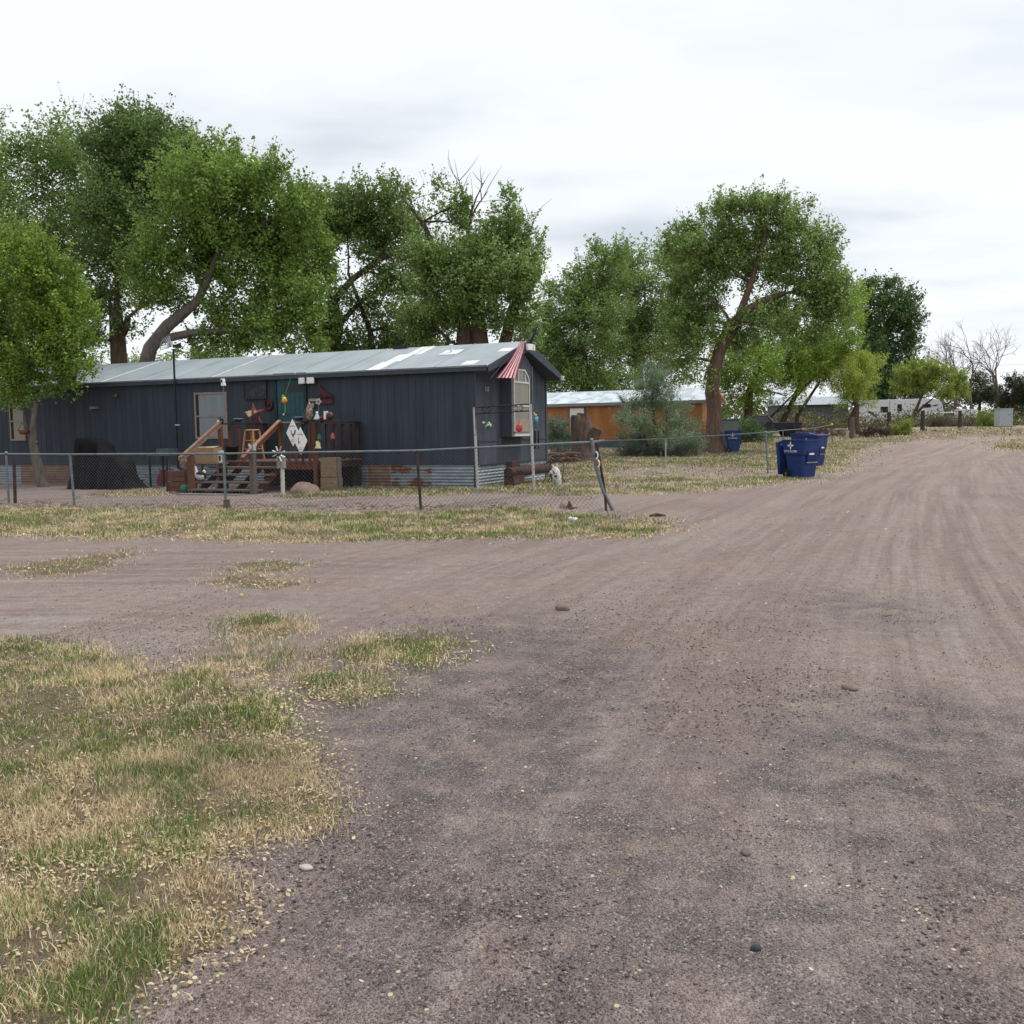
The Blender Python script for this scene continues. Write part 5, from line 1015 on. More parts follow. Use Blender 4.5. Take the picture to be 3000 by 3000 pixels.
# ------------------------------------------------------------------ big cut stump
DS = 43.; x, y, z = at(1705, 1350, DS); z = float(gz(DS)); t = thing('tree_stump', 'tall sawn cottonwood stump with a short side limb', 'tree stump', (x, y, z))
O = np.array((x, y, z)); P_ = lambda px, py, dd=0: at(px, py, DS+dd)-O
def knobby(b, amp, k=3.):
    out = []
    for v in b.v:
        v = np.array(v); n_ = float(fbm(np.array([atan2(v[1], v[0])*4+9]), np.array([v[2]*k*.35]), 3)[0]); out.append(tuple(v*np.array((1+amp*(n_-.5), 1+amp*(n_-.5), 1))))
    b.v = out
b = MB(); b.tube([P_(1712, 1358), P_(1713, 1335), P_(1708, 1290), P_(1706, 1240), P_(1709, 1211)], [.95, .68, .52, .43, .25], 22); knobby(b, .3)
b.tube([P_(1704, 1290, -.1), P_(1692, 1250, -.15), P_(1687, 1218, -.2)], [.40, .33, .24], 16); b.tube([P_(1712, 1250, -.1), P_(1713, 1212, -.1)], [.3, .22], 14)
tr_ = b.build('trunk', M['stump_bark'], t)
b = MB(); b.tube([P_(1728, 1308, -.2), P_(1736, 1285, -.3), P_(1750, 1257, -.35)], [.32, .27, .23], 16); b.build('side_limb', M['stump_bark'], t)
b = MB(); b.tube([P_(1748, 1262, -.36), P_(1751, 1254, -.37)], [.19, .19], 14); b.tube([P_(1687, 1219, -.2), P_(1687, 1216, -.2)], [.21, .20], 14); b.build('sawn_face', pmat('sawn_wood_material', (.16, .12, .10), .9, .3, 14), t)
b = MB()
for k in range(46):
    px = rng.uniform(1603, 1690); hh = (px-1600)/95; a = rng.uniform(0, 3.1); p = at(px, 1345, 41+rng.uniform(-.8, .8)); l_ = rng.uniform(.2, .7); zc = rng.uniform(.0, .38)
    b.tube([(p[0]-l_*cos(a), p[1]-l_*sin(a)*.4, zc+rng.uniform(-.08, .1)), (p[0], p[1], zc+.06), (p[0]+l_*cos(a), p[1]+l_*sin(a)*.4, zc+rng.uniform(-.1, .1))], [.03, .06, .03], 6)
tag(b.build('brush_pile', M['rustbrown'] if 0 else pmat('dead_branch_material', (.16, .095, .075), .9, .4, 5, .4), None), 'low pile of reddish dead branches between home corner and stump', 'brush pile')
# ------------------------------------------------------------------ blue refuse bins
def zia(b, x, z, r, y):
    for k in range(4):
        a = k*pi/2; c_, s_ = cos(a), sin(a)
        q = [(-.16, .28), (-.20, .62), (-.12, .95), (0, 1.02), (.12, .95), (.20, .62), (.16, .28)]
        b.prism([(x+r*(px*c_-pz*s_), z+r*(px*s_+pz*c_)) for px, pz in q], y-.002, y)
    n = 16; ring = [(x+r*.36*cos(2*pi*k/n), z+r*.36*sin(2*pi*k/n)) for k in range(n)]; inn = [(x+r*.2*cos(2*pi*k/n), z+r*.2*sin(2*pi*k/n)) for k in range(n)]
    i0 = len(b.v); b.add([(p[0], y-.0015, p[1]) for p in ring+inn], [(k, (k+1) % n, n+(k+1) % n, n+k) for k in range(n)])
def make_bin(label, loc, rot, lid_open):
    # side face towards -y, front (grab bar) towards +x, wheels at -x
    t = thing('wheeled_bin', label, 'refuse bin', loc, rot, 'blue wheeled refuse bins')
    def ring(z, hx, hy, ox=0, r=.09, n=6):
        P = []
        for cx_, cy_, a0_ in ((hx-r, hy-r, 0), (-hx+r, hy-r, pi/2), (-hx+r, -hy+r, pi), (hx-r, -hy+r, 3*pi/2)):
            for k in range(n): a = a0_+pi/2*k/(n-1); P.append((cx_+r*cos(a)+ox, cy_+r*sin(a), z))
        return P
    b = MB(); R_ = [ring(.03, .27, .26, .03), ring(.30, .305, .28, .02), ring(.62, .335, .295, .005), ring(.64, .37, .325, 0), ring(1.0, .40, .345, 0), ring(1.0, .42, .365, 0), ring(1.045, .42, .365, 0), ring(1.045, .38, .325, 0), ring(.9, .36, .31, 0)]
    n = len(R_[0]); vs = sum(R_, []); b.add(vs, [(i*n+k, i*n+(k+1) % n, (i+1)*n+(k+1) % n, (i+1)*n+k) for i in range(len(R_)-1) for k in range(n)]+[tuple(range(n))[::-1], tuple((len(R_)-1)*n+k for k in range(n))])
    body = b.build('bin_body', M['bin'], t)
    for p in body.data.polygons: p.use_smooth = False
    for sy in (-.27, .27):
        b = MB(); b.tube([(-.25, sy-.045, .12), (-.25, sy+.045, .12)], .125, 18); wv = b.build('wheel', M['rubber'], t); b = MB(); b.tube([(-.25, sy-.05, .12), (-.25, sy+.05, .12)], .03, 10); b.build('hub', M['pipe'], wv)
    b = MB(); b.box(.31, .386, -.17, .17, .40, .72); b.build('grab_recess', pmat('recess_material', (.004, .014, .08), .5, .2, 4), t)
    b = MB(); b.tube([(.385, -.2, .42), (.385, .2, .42)], .017, 8); b.build('grab_bar', M['pipe'], t)
    b = MB(); b.box(.387, .389, -.10, .08, .63, .68); b.build('front_label', M['white'], t)
    b = MB(); b.beam((-.42, -.30, .98), (-.52, -.30, .97), .04, .05); b.beam((-.42, .30, .98), (-.52, .30, .97), .04, .05); b.tube([(-.52, -.31, .97), (-.52, .31, .97)], .018, 8); b.build('handle', M['bin'], t)
    b = MB(); zia(b, -.06, .885, .108, -.362); b.v = [(v[0], v[1]+(v[2]-.875)*-.05+.018, v[2]) for v in b.v]; b.build('sun_symbol', M['white'], t)
    tm = text_mesh('CITY OF SOCORRO', .052, .0015); tm.materials.append(M['white']); o = link('lettering', tm, t, (-.06, -.345, .725)); o.rotation_euler = (pi/2-.05, 0, 0); o.scale = (1.0, 1.5, 1)
    # lid
    b = MB(); q = [(-.44, .0), (.43, .0), (.45, -.03), (.44, .03), (.2, .075), (-.3, .075), (-.44, .04)]
    b.prism([(0, -.02), (.88, -.03), (.9, .02), (.6, .07), (.1, .07), (0, .03)], -.375, .375)
    if lid_open: l_ = b.build('lid', M['binlid'], t, (-.56, 0, .975), 0, bevel=.01); l_.rotation_euler = (0, radians(84), 0)
    else: l_ = b.build('lid', M['binlid'], t, (-.45, 0, 1.066), 0, bevel=.01)
    return t
x, y = ground(2352, 1401); make_bin('front blue wheeled bin with its lid hanging open at the back', (x+.04, y+.30, 0), radians(-60), True)
x, y, z = g3(2398, 1366); make_bin('blue wheeled bin with closed lid standing behind the front one', (x-.1, y+.3, z), radians(-50), False)
x, y, z = g3(2360, 1345); make_bin('third blue bin almost hidden, only its lid top showing above', (x+.12, y+1.0, z), radians(150), False)
x, y, z = g3(2148, 1325); make_bin('distant blue wheeled bin beside the trunk of the big elm', (x, y, z), radians(-8), False)
# grey sheet panel shed beside the elm
x, y, z = at(2130, 1300, 53); t = thing('metal_shed', 'low grey sheet metal shed between the elm trunk and the dark pickup', 'shed', (x, y, float(gz(53))), radians(-4))
MB().box(-.75, .62, 0, 1.4, 0, 1.58).build('shed_wall', M['bluegrey'], t); MB().box(-.8, .66, -.08, 1.5, 1.585, 1.63).build('shed_roof', M['greywall'], t); MB().box(-.74, .61, -.012, -.001, .75, 1.57).build('upper_panel', M['cabinet'] if 0 else pmat('pale_panel_material', (.16, .19, .19), .6, .12, 3), t)
# pickup truck
DT = 66.; x, y, z = at(2247, 1283, DT); t = thing('parked_pickup', 'dark blue pickup truck parked under the trees', 'pickup truck', (x, y, float(gz(DT))), radians(-3))
sc = .86; b = MB(); b.prism([(p*sc, q*sc) for p, q in ((-2.5, .45), (2.5, .45), (2.55, .95), (2.52, 1.12), (.35, 1.12), (.28, 1.12), (-.15, 1.66), (-1.25, 1.68), (-1.75, 1.18), (-2.45, 1.02), (-2.55, .8))], -.85, .85); b.build('body', M['cardark'], t, bevel=.04)
b = MB(); b.prism([(p*sc, q*sc) for p, q in ((-1.6, 1.17), (-1.15, 1.6), (-.25, 1.58), (.1, 1.17))], -.865, -.856); b.build('side_window', M['glass'], t)
b = MB(); b.prism([(p*sc, q*sc) for p, q in ((.35, 1.18), (.3, 1.2), (-.08, 1.62), (-.02, 1.62))], -.7, .7); b.build('rear_window', M['galv_bright'], t)  # pale metal in place of glass, a window reflection put into the colour
for sx in (-1.6, 1.55):
    for sy in (-.78, .78): b = MB(); b.tube([(sx*sc, sy-.1, .34), (sx*sc, sy+.1, .34)], .34, 16); b.build('wheel', M['rubber'], t)
b = MB(); b.box(2.13, 2.2, -.87, -.7, .74, .93); b.build('tail_light', pmat('tail_light_material', (.6, .01, .02), .3, .1, 4), t); b = MB(); b.box(2.16, 2.32, -.86, .86, .44, .6); b.build('bumper', M['galv_bright'], t)
# low grey building
DG = 92.; x, y, z = at(2390, 1250, DG); t = thing('grey_building', 'long low dark grey building in the shade of the mesquite', 'building', (x, y, float(gz(DG))), radians(-6))
MB().box(-3.6, 3.0, 0, 6, 0, 2.25).build('wall', M['greywall'], t); b = MB(); b.prismx([(-.4, 2.26), (6.4, 2.26), (3, 3.1)], -3.9, 3.2); b.build('roof', M['roofm'], t)
MB().box(3.02, 3.6, -.2, .1, 0, 1.7).build('white_panel', M['cabinet'], t)
b = MB(); b.box(-1.5, -.6, -.02, -.001, .9, 1.7); b.build('window', M['glass'], t)
# ------------------------------------------------------------------ travel trailer, van, small trailer, cabinet
DR = 108.; x, y, z = at(2650, 1240, DR); zz_ = float(gz(DR)); t = thing('travel_trailer', 'long white travel trailer with dark swoosh stripes behind the trees', 'travel trailer', (x, y, zz_), radians(2))
b = MB(); b.prism([(-4.2, .5), (3.9, .45), (4.35, .9), (4.45, 1.6), (4.3, 2.4), (3.9, 3.05), (2.6, 3.15), (-4.2, 3.05)], 0, 2.4); b.build('body', M['rvwhite'], t, bevel=.05)
b = MB(); b.box(-2.75, -1.9, -.02, -.001, 1.65, 2.3); b.build('window', M['black'], t); b = MB(); b.box(-.85, -.35, -.02, -.001, 1.75, 2.55); b.build('window', M['black'], t); b = MB(); b.prism([(1.9, 2.1), (3.0, 2.15), (2.9, 2.55), (2.0, 2.5)], -.02, -.001); b.build('window', M['black'], t)
b = MB(); b.prism([(-4.2, 1.9), (-3.6, 1.7), (-3.1, 1.15), (-3.3, 1.1), (-3.8, 1.5), (-4.2, 1.65)], -.022, -.001); b.build('swoosh_stripe', pmat('curved_stripe_material', (.06, .04, .05), .5, .2, 4), t); b = MB(); b.prism([(.0, 1.05), (1.8, 1.15), (3.9, 1.2), (1.8, 1.25), (.2, 1.2)], -.022, -.001); b.build('long_stripe', pmat('stripe_material', (.08, .04, .05), .5, .2, 4), t)
b = MB(); b.prism([(3.0, 2.35), (3.9, 2.5), (3.5, 2.25)], -.022, -.001); b.build('maroon_flash', M['maroon'], t); b = MB(); b.box(-1.75, -1.68, -.03, -.001, .5, 3.0); b.build('corner_moulding', M['galv'], t)
for sx in (-1.4, -.5): b = MB(); b.tube([(sx, -.02, .36), (sx, .25, .36)], .36, 16); b.build('wheel', M['rubber'], t)
DV = 104.; x, y, z = at(2783, 1240, DV); t = thing('white_van', 'white estate car parked to the right of the travel trailer', 'car', (x, y, float(gz(DV))), radians(3))
b = MB(); b.prism([(-2.1, .4), (1.1, .4), (1.15, 1.0), (1.0, 1.55), (-.9, 1.55), (-1.35, 1.1), (-2.1, .95)], 0, 1.7); b.build('body', M['carwhite'], t, bevel=.05); b = MB(); b.prism([(-.8, 1.05), (.9, 1.05), (.85, 1.42), (-.65, 1.42)], -.015, -.001); b.build('side_window', M['glass'], t)
for sx in (-1.4, .6): b = MB(); b.tube([(sx, -.01, .33), (sx, .2, .33)], .33, 14); b.build('wheel', M['rubber'], t)
b = MB(); b.box(-2.13, -2.1, .1, .4, .7, .9); b.build('headlight', M['pipe'], t)
DV = 100.; x, y, z = at(2838, 1240, DV); t = thing('cargo_trailer', 'small white box trailer right of the white car', 'trailer', (x, y, float(gz(DV))), radians(2)); MB().box(-.8, .8, 0, 1.5, .45, 1.75).build('body', M['carwhite'], t, bevel=.04); b = MB(); b.tube([(.2, -.02, .36), (.2, .15, .36)], .34, 14); b.build('wheel', M['rubber'], t); MB().prism([(-.1, .72), (.5, .72), (.42, .9), (-.02, .9)], -.015, -.001).build('fender', M['bluegrey'], t)
DC = 78.; x, y, z = at(2947, 1260, DC); t = thing('utility_cabinet', 'pale grey utility cabinet standing by the road bend', 'utility cabinet', (x, y, float(gz(DC))+.0), radians(3)); MB().box(-.56, .56, 0, .8, .06, 1.44).build('cabinet_body', M['cabinet'], t, bevel=.02); MB().box(-.6, .6, -.04, .84, 1.445, 1.5).build('lid', M['cabinet'], t); MB().box(-.6, .6, -.03, .83, 0, .055).build('plinth', M['stone'], t); MB().box(.1, .5, -.015, -.002, .96, .99).build('handle', M['greywall'], t)
# brown fence posts by the far road
prev = []
for i, (px, py, top, lbl) in enumerate(((2495, 1281, 1222, 'leftmost brown wooden post of the far roadside row, by the mesquite'), (2603, 1259, 1207, 'second wooden post of the far roadside row, left of the small tree'), (2702, 1262, 1203, 'third and darkest wooden post of the far roadside row'), (2811, 1256, 1203, 'rightmost wooden post of the far row, in front of the white car'))):
    x, y, z = g3(px, py) if False else (*at(px, py, (62, 72, 72, 78)[i])[:2], float(gz((62, 72, 72, 78)[i])))
    tp_ = at(px, top, y)[2]-z; t = thing('fence_post', lbl, 'post', (x, y, z), 0, 'brown posts along the far road'); MB().tube([(0, 0, 0), (.02, 0, tp_*.6), (.01, 0, tp_)], [.17, .15, .14], 9).build('post', M['darkpost'] if i else M['greywood'], t)
# power lines
t = thing('power_line', 'thin overhead wires crossing the sky at the far right', 'power line', tuple(at(2560, 1060, 125)), 0); O = at(2560, 1060, 125)
for (a, c_) in (((2400, 1092), (3300, 1050)), ((2400, 1110), (3300, 1075))): MB().tube([at(a[0], a[1], 125)-O, at(2850, (a[1]+c_[1])/2+4, 125)-O, at(c_[0], c_[1], 125)-O], .012, 4).build('wire', M['wire'], t)
# ------------------------------------------------------------------ trees
def limb(p, q, bend=.12, k=5):
    p = np.array(p, float); q = np.array(q, float); L_ = np.linalg.norm(q-p); ts = np.linspace(0, 1, k); off = rng.normal(0, bend*L_, 3); off[2] = abs(off[2])*.6
    return [p+(q-p)*t_+off*sin(pi*t_) for t_ in ts]
def leaves(cen, sig, n, size, cols, weights, flat=1.):
    k = rng.choice(len(cen), n, p=weights/weights.sum()); c = cen[k]+rng.normal(0, 1, (n, 3))*sig[k][:, None]*np.array((1, 1, .85))
    nrm = rng.normal(0, 1, (n, 3)); nrm[:, 2] = np.abs(nrm[:, 2])*flat+.25; nrm /= np.linalg.norm(nrm, axis=1)[:, None]
    a = np.cross(nrm, rng.normal(0, 1, (n, 3))); a /= np.linalg.norm(a, axis=1)[:, None]; b = np.cross(nrm, a)
    s = (size*rng.uniform(.55, 1.25, n))[:, None]
    V = np.stack([c-a*s*.5, c+b*s*.38-a*s*.05+nrm*s*.06, c+a*s*.55, c-b*s*.38-a*s*.05+nrm*s*.06], 1).reshape(-1, 3)
    col = cols[rng.integers(0, len(cols), n)]*rng.uniform(.75, 1.2, n)[:, None]*(.82+.36*(rng.random(len(cen))[k]))[:, None]
    return V, np.arange(4*n).reshape(-1, 4), np.repeat(col, 4, 0)
COT = np.array([(.19, .30, .078), (.235, .345, .092), (.15, .24, .07), (.30, .40, .15)])
DKG = np.array([(.105, .18, .06), (.13, .21, .07), (.085, .145, .055)])
BRT = np.array([(.22, .34, .055), (.275, .39, .07), (.17, .28, .05)])
YGR = np.array([(.36, .45, .09), (.42, .50, .11), (.30, .38, .08)])
SIL = np.array([(.30, .39, .28), (.38, .47, .36), (.24, .32, .23)])
ASH = np.array([(.10, .15, .055), (.075, .12, .045), (.13, .18, .075)])
JUN = np.array([(.035, .05, .022), (.05, .06, .025), (.03, .04, .02)])
LN, LS = 1.5, .76
def tree(name, label, cat, D, trunk, blobs, size, nleaf, cols, bark='bark', group=None, spread=.9, ncl=34, sig=.20, wisp=.5, limbr=.05, dz=0., stems=(), bare=(), zb=None, wf=1., lw=1.):
    """trunk: list of (px,py,radius m); blobs: (px,py,rx,ry[,density]) all seen at distance D"""
    ppm = F/D; base = at(trunk[0][0], trunk[0][1], D); base[2] = float(gz(D)) if zb is None else zb
    t = thing(name, label, cat, tuple(base), 0, group)
    T_ = [at(px, py, D)-base for px, py, r in trunk]; T_[0] = np.zeros(3)+(0, 0, -.05); Rr = [r for _, _, r in trunk]
    b = MB(); b.tube(T_, Rr, 14)
    for st in stems:
        pts_ = [at(px, py, D+(dd if len(rest) else 0))-base for px, py, r, *rest in st for dd in [rest[0] if rest else 0]]; b.tube(pts_, [q[2] for q in st], 10)
    allp = list(zip(T_[len(T_)//2:], Rr[len(T_)//2:]))+[(at(q[0], q[1], D)-base, q[2]) for st in stems for q in st]
    cen = []; sg = []; wt = []; twigs = MB(); bc = []
    for i, bl in enumerate(blobs):
        px, py, rx, ry = bl[:4]; dens = bl[4] if len(bl) > 4 else 1.
        rx_, rz_ = rx/ppm, ry/ppm; ryy = (rx_+rz_)/2*1.05
        off = rng.uniform(-1, 1)*spread*ryy*1.3
        c = at(px, py, D)-base; c = c+np.array((0, off, 0)); bc.append(c)
        j = min(range(len(allp)), key=lambda k: np.linalg.norm(allp[k][0]-c)+(0 if allp[k][0][2] < c[2]+.3 else 2.)); pr = allp[j][1]
        lr = min(limbr*sqrt(max(rx_*rz_, .05))*1.6, pr*.7)*lw
        lp = limb(allp[j][0], c); b.tube(lp, list(np.linspace(lr, lr*.35, len(lp))), 7, cap=False)
        allp.append((lp[-1], lr*.5)); allp.append((lp[2], lr*.8))
        m = max(5, int(ncl*dens)); u = rng.normal(0, 1, (m, 3)); u /= np.linalg.norm(u, axis=1)[:, None]; rad = rng.random(m)**.5*1.12
        cc = c+u*rad[:, None]*np.array((rx_, ryy, rz_))*.92
        for k in range(m):
            s_ = sig*sqrt(rx_*rz_)*rng.uniform(.5, 1.1); dv = (cc[k]-c); dv = dv/(np.linalg.norm(dv)+.01)*.6+rng.normal(0, .45, 3)+np.array((0, 0, .55)); dv *= s_*2.0/np.linalg.norm(dv)
            for f_ in (-.9, -.3, .3, .9, 1.5): cen.append(cc[k]+dv*f_); sg.append(s_*(.78-.2*f_)); wt.append(sg[-1]**2*dens)
            if k % 2 == 0: tp_ = limb(lp[rng.integers(2, 5)], cc[k], .1, 3); twigs.tube(tp_, [lr*.30, lr*.18, lr*.07], 4, cap=False)
        # wisps: leafy sprigs sticking out past the crown
        for k in range(int(m*wisp)):
            d = rng.normal(0, 1, 3); d[2] = abs(d[2])*.9+.15; d /= np.linalg.norm(d); p = c+d*np.array((rx_, ryy, rz_))*.85; q = p+(d*.7+np.array((0, 0, .5)))*rng.uniform(.3, 1.0)*sqrt(rx_*rz_)*wf
            twigs.tube([c*.3+p*.7, p, q], [lr*.2, lr*.12, .006], 4, cap=False)
            for f in (0, .33, .66, 1.): cen.append(p+(q-p)*f); sg.append(.13*sqrt(rx_*rz_)*(1.1-.5*f)); wt.append(sg[-1]**2*dens*1.2)
    for st in bare:
        b.tube([at(px, py, D)-base for px, py, r in st], [r for *_, r in st], 6, cap=False)
        for (pa_, pb_) in zip(st[:-1], st[1:]):
            for _ in range(3):
                f = rng.random(); p = (at(pa_[0], pa_[1], D)-base)*(1-f)+(at(pb_[0], pb_[1], D)-base)*f; q = p+np.array((rng.normal(0, .5), rng.normal(0, .4), rng.uniform(.4, 1.3))); tw = limb(p, q, .08, 4); twigs.tube(tw, [.016, .012, .008, .003], 4, cap=False)
    tr = b.build('trunk', M[bark], t); twigs.build('twigs', M[bark], tr)
    cen = np.array(cen); sg = np.array(sg); wt = np.array(wt); nn_ = fbm(cen[:, 0]*.75+D, cen[:, 2]*.75+cen[:, 1]*.45, 2); wt = wt*np.clip((nn_-.22)*5, .2, 1.1)
    V, Fc, K = leaves(cen, sg, int(nleaf*LN), size*LS, cols*1.08, wt); z0 = .1; V[:, 2] = np.maximum(V[:, 2], -base[2]+float(gz(D))+.02)
    link('crown', npmesh('crown', V, Fc, M['leaf'], K), t); return t
cot = 'tall cottonwoods behind the blue grey home'
tree('cottonwood_tree', 'leftmost green cottonwood cut off by the left picture edge', 'tree', 41, [(40, 1290, .45), (50, 1100, .38), (40, 900, .3), (60, 700, .2)],
     [(-60, 470, 150, 110), (60, 480, 100, 90, 1.), (170, 440, 110, 90, .9), (250, 420, 60, 70, .7), (90, 620, 140, 100, .9), (230, 560, 100, 110, .7), (-60, 700, 180, 160), (130, 790, 130, 110), (-80, 930, 180, 150), (200, 700, 100, 90, .8), (60, 960, 120, 100, .8), (-200, 560, 140, 140)], .17, 44000, COT, group=cot, wisp=.8)
tree('cottonwood_tree', 'tallest cottonwood whose peak tops the left group', 'tree', 39, [(352, 1290, .36), (350, 1080, .33), (344, 980, .30), (338, 900, .25)],
     [(395, 370, 70, 62), (335, 400, 45, 50, .8), (450, 430, 85, 75), (490, 400, 50, 45, .7), (280, 450, 60, 50, .6), (570, 500, 50, 45, .7), (335, 480, 95, 90), (540, 460, 60, 60, .7), (440, 540, 110, 90), (300, 620, 100, 100), (400, 680, 110, 90), (290, 780, 90, 90, .8), (330, 900, 70, 60, .5), (520, 560, 80, 80), (240, 900, 80, 70, .9), (270, 1010, 80, 50, .7), (180, 860, 70, 70, .7), (430, 860, 70, 60, .7), (400, 960, 50, 50, .45)], .16, 44000, (DKG[[0,1,2]]+COT[:3])*.48, group=cot, wisp=.9,
     stems=[[(344, 1000, .2), (370, 960, .14), (375, 930, .12)]])
tree('cottonwood_tree', 'broad bright cottonwood with a leaning pale trunk above the roof', 'tree', 34, [(415, 1290, .34), (425, 1080, .28), (440, 1020, .24), (490, 955, .21), (540, 915, .18), (580, 880, .15), (612, 810, .12), (640, 740, .10)],
     [(610, 470, 75, 65), (700, 530, 90, 75), (560, 590, 110, 90), (640, 600, 110, 90), (780, 560, 80, 65), (850, 580, 60, 50, .8), (900, 640, 60, 70), (800, 680, 110, 85), (690, 730, 120, 90), (560, 730, 100, 85), (480, 800, 90, 70), (860, 770, 90, 80), (760, 850, 120, 80), (620, 900, 70, 50, .55), (880, 890, 80, 70), (720, 960, 120, 65), (820, 990, 90, 50, .9), (940, 730, 45, 60, .7), (930, 820, 50, 60, .7), (530, 1000, 60, 40, .6), (640, 1010, 90, 45, .8), (430, 850, 60, 60, .8), (500, 890, 60, 50, .6), (470, 720, 70, 60), (900, 1030, 60, 45, .7), (500, 700, 70, 60)], .15, 68000, (BRT+COT[:3])/2, bark='grey_bark', group=cot, wisp=.7,
     stems=[[(450, 1000, .16), (560, 975, .13), (640, 970, .10), (720, 965, .06)], [(600, 850, .1), (560, 780, .07)]], bare=[[(600, 860, .05), (612, 830, .03), (625, 905, .01)], [(900, 640, .02), (935, 600, .01)]])
tree('cottonwood_tree', 'open cottonwood with arching dark limbs left of the twin trunks', 'tree', 40, [(960, 1290, .40), (962, 1080, .36), (985, 960, .30), (975, 880, .22)],
     [(980, 590, 60, 45, .8), (1060, 600, 75, 50, .8), (1150, 590, 60, 55, .7), (1010, 660, 80, 60), (1110, 680, 100, 70), (950, 680, 50, 60), (1180, 660, 60, 55, .7), (950, 850, 45, 70), (1060, 900, 90, 55), (1180, 830, 70, 60, .8), (1120, 960, 110, 60), (960, 980, 60, 60), (1020, 1020, 90, 45), (1160, 1040, 80, 40), (1120, 790, 60, 50, .5), (920, 620, 50, 50, .8), (1060, 760, 50, 40, .4), (1210, 930, 70, 60), (1220, 1020, 70, 50)], .155, 40000, COT*.85, group=cot, wisp=.8, limbr=.06,
     stems=[[(980, 880, .15), (1030, 820, .13), (1110, 760, .10), (1180, 735, .07), (1250, 760, .04)], [(985, 960, .12), (1060, 880, .09), (1130, 830, .06), (1090, 790, .03)], [(1090, 1050, .16), (1085, 970, .12), (1020, 800, .06)]])
tree('cottonwood_tree', 'cottonwood with twin reddish trunks and bare upper branches right of the group', 'tree', 36, [(1412, 1290, .36), (1412, 1050, .34), (1402, 960, .30), (1398, 900, .2), (1375, 800, .13)],
     [(1200, 590, 50, 45, .45), (1270, 570, 40, 40, .4), (1340, 610, 40, 45, .7), (1300, 540, 30, 20, .3), (1240, 650, 60, 55, .6), (1350, 660, 45, 40, .7), (1490, 590, 30, 40, .5), (1470, 640, 40, 50, .5), (1520, 690, 50, 60, .7), (1560, 760, 40, 60, .6), (1460, 740, 80, 60), (1370, 790, 90, 55), (1280, 780, 80, 60), (1400, 860, 100, 55), (1300, 880, 90, 60), (1500, 840, 70, 60), (1530, 930, 50, 60, .8), (1350, 930, 90, 40), (1250, 960, 80, 60), (1200, 730, 60, 60, .6), (1450, 940, 60, 40, .7), (1540, 1000, 50, 50, .6)], .14, 46000, COT, group=cot, wisp=.8,
     stems=[[(1358, 1290, .34), (1358, 1050, .32), (1360, 960, .28), (1340, 860, .15), (1290, 760, .09), (1240, 650, .06)], [(1462, 1290, .28), (1470, 1040, .26), (1490, 960, .22), (1510, 900, .16), (1520, 800, .08)], [(1330, 1290, .28), (1330, 1050, .28), (1318, 1000, .2)]],
     bare=[[(1300, 800, .12), (1270, 730, .09), (1240, 660, .05), (1200, 600, .03)], [(1380, 790, .11), (1370, 700, .08), (1375, 640, .05), (1395, 580, .03), (1420, 530, .012)], [(1372, 700, .05), (1362, 620, .03), (1352, 560, .02), (1340, 510, .01)], [(1372, 650, .04), (1400, 600, .03), (1430, 560, .01)], [(1480, 760, .04), (1500, 700, .03), (1550, 690, .02), (1562, 650, .01)]])
lt_ = 'green trees behind the orange home'
tree('cottonwood_tree', 'rounded green tree standing nearest the gap between the two homes', 'tree', 68, [(1720, 1280, .4), (1715, 1120, .34), (1700, 980, .22)],
     [(1615, 850, 32, 35, .7), (1640, 940, 60, 60), (1720, 820, 60, 50), (1780, 770, 60, 45), (1790, 850, 70, 55), (1710, 900, 80, 60), (1590, 1000, 50, 60), (1650, 1040, 80, 60), (1760, 960, 90, 65), (1740, 1060, 90, 65), (1600, 1100, 70, 60), (1690, 1130, 90, 40), (1790, 1130, 70, 40)], .21, 42000, COT*.95, group=lt_, wisp=.6)
tree('cottonwood_tree', 'green tree rising directly behind the silvery bush and orange home', 'tree', 72, [(1880, 1280, .4), (1870, 1080, .34), (1880, 930, .24)],
     [(1850, 770, 60, 40), (1930, 760, 70, 40), (2000, 780, 60, 50), (1850, 850, 80, 60), (1950, 850, 80, 60), (1850, 960, 80, 60), (1950, 960, 80, 70), (1860, 1060, 90, 60), (1970, 1070, 90, 70), (2020, 960, 60, 80)], .22, 34000, COT, group=lt_, wisp=.6)
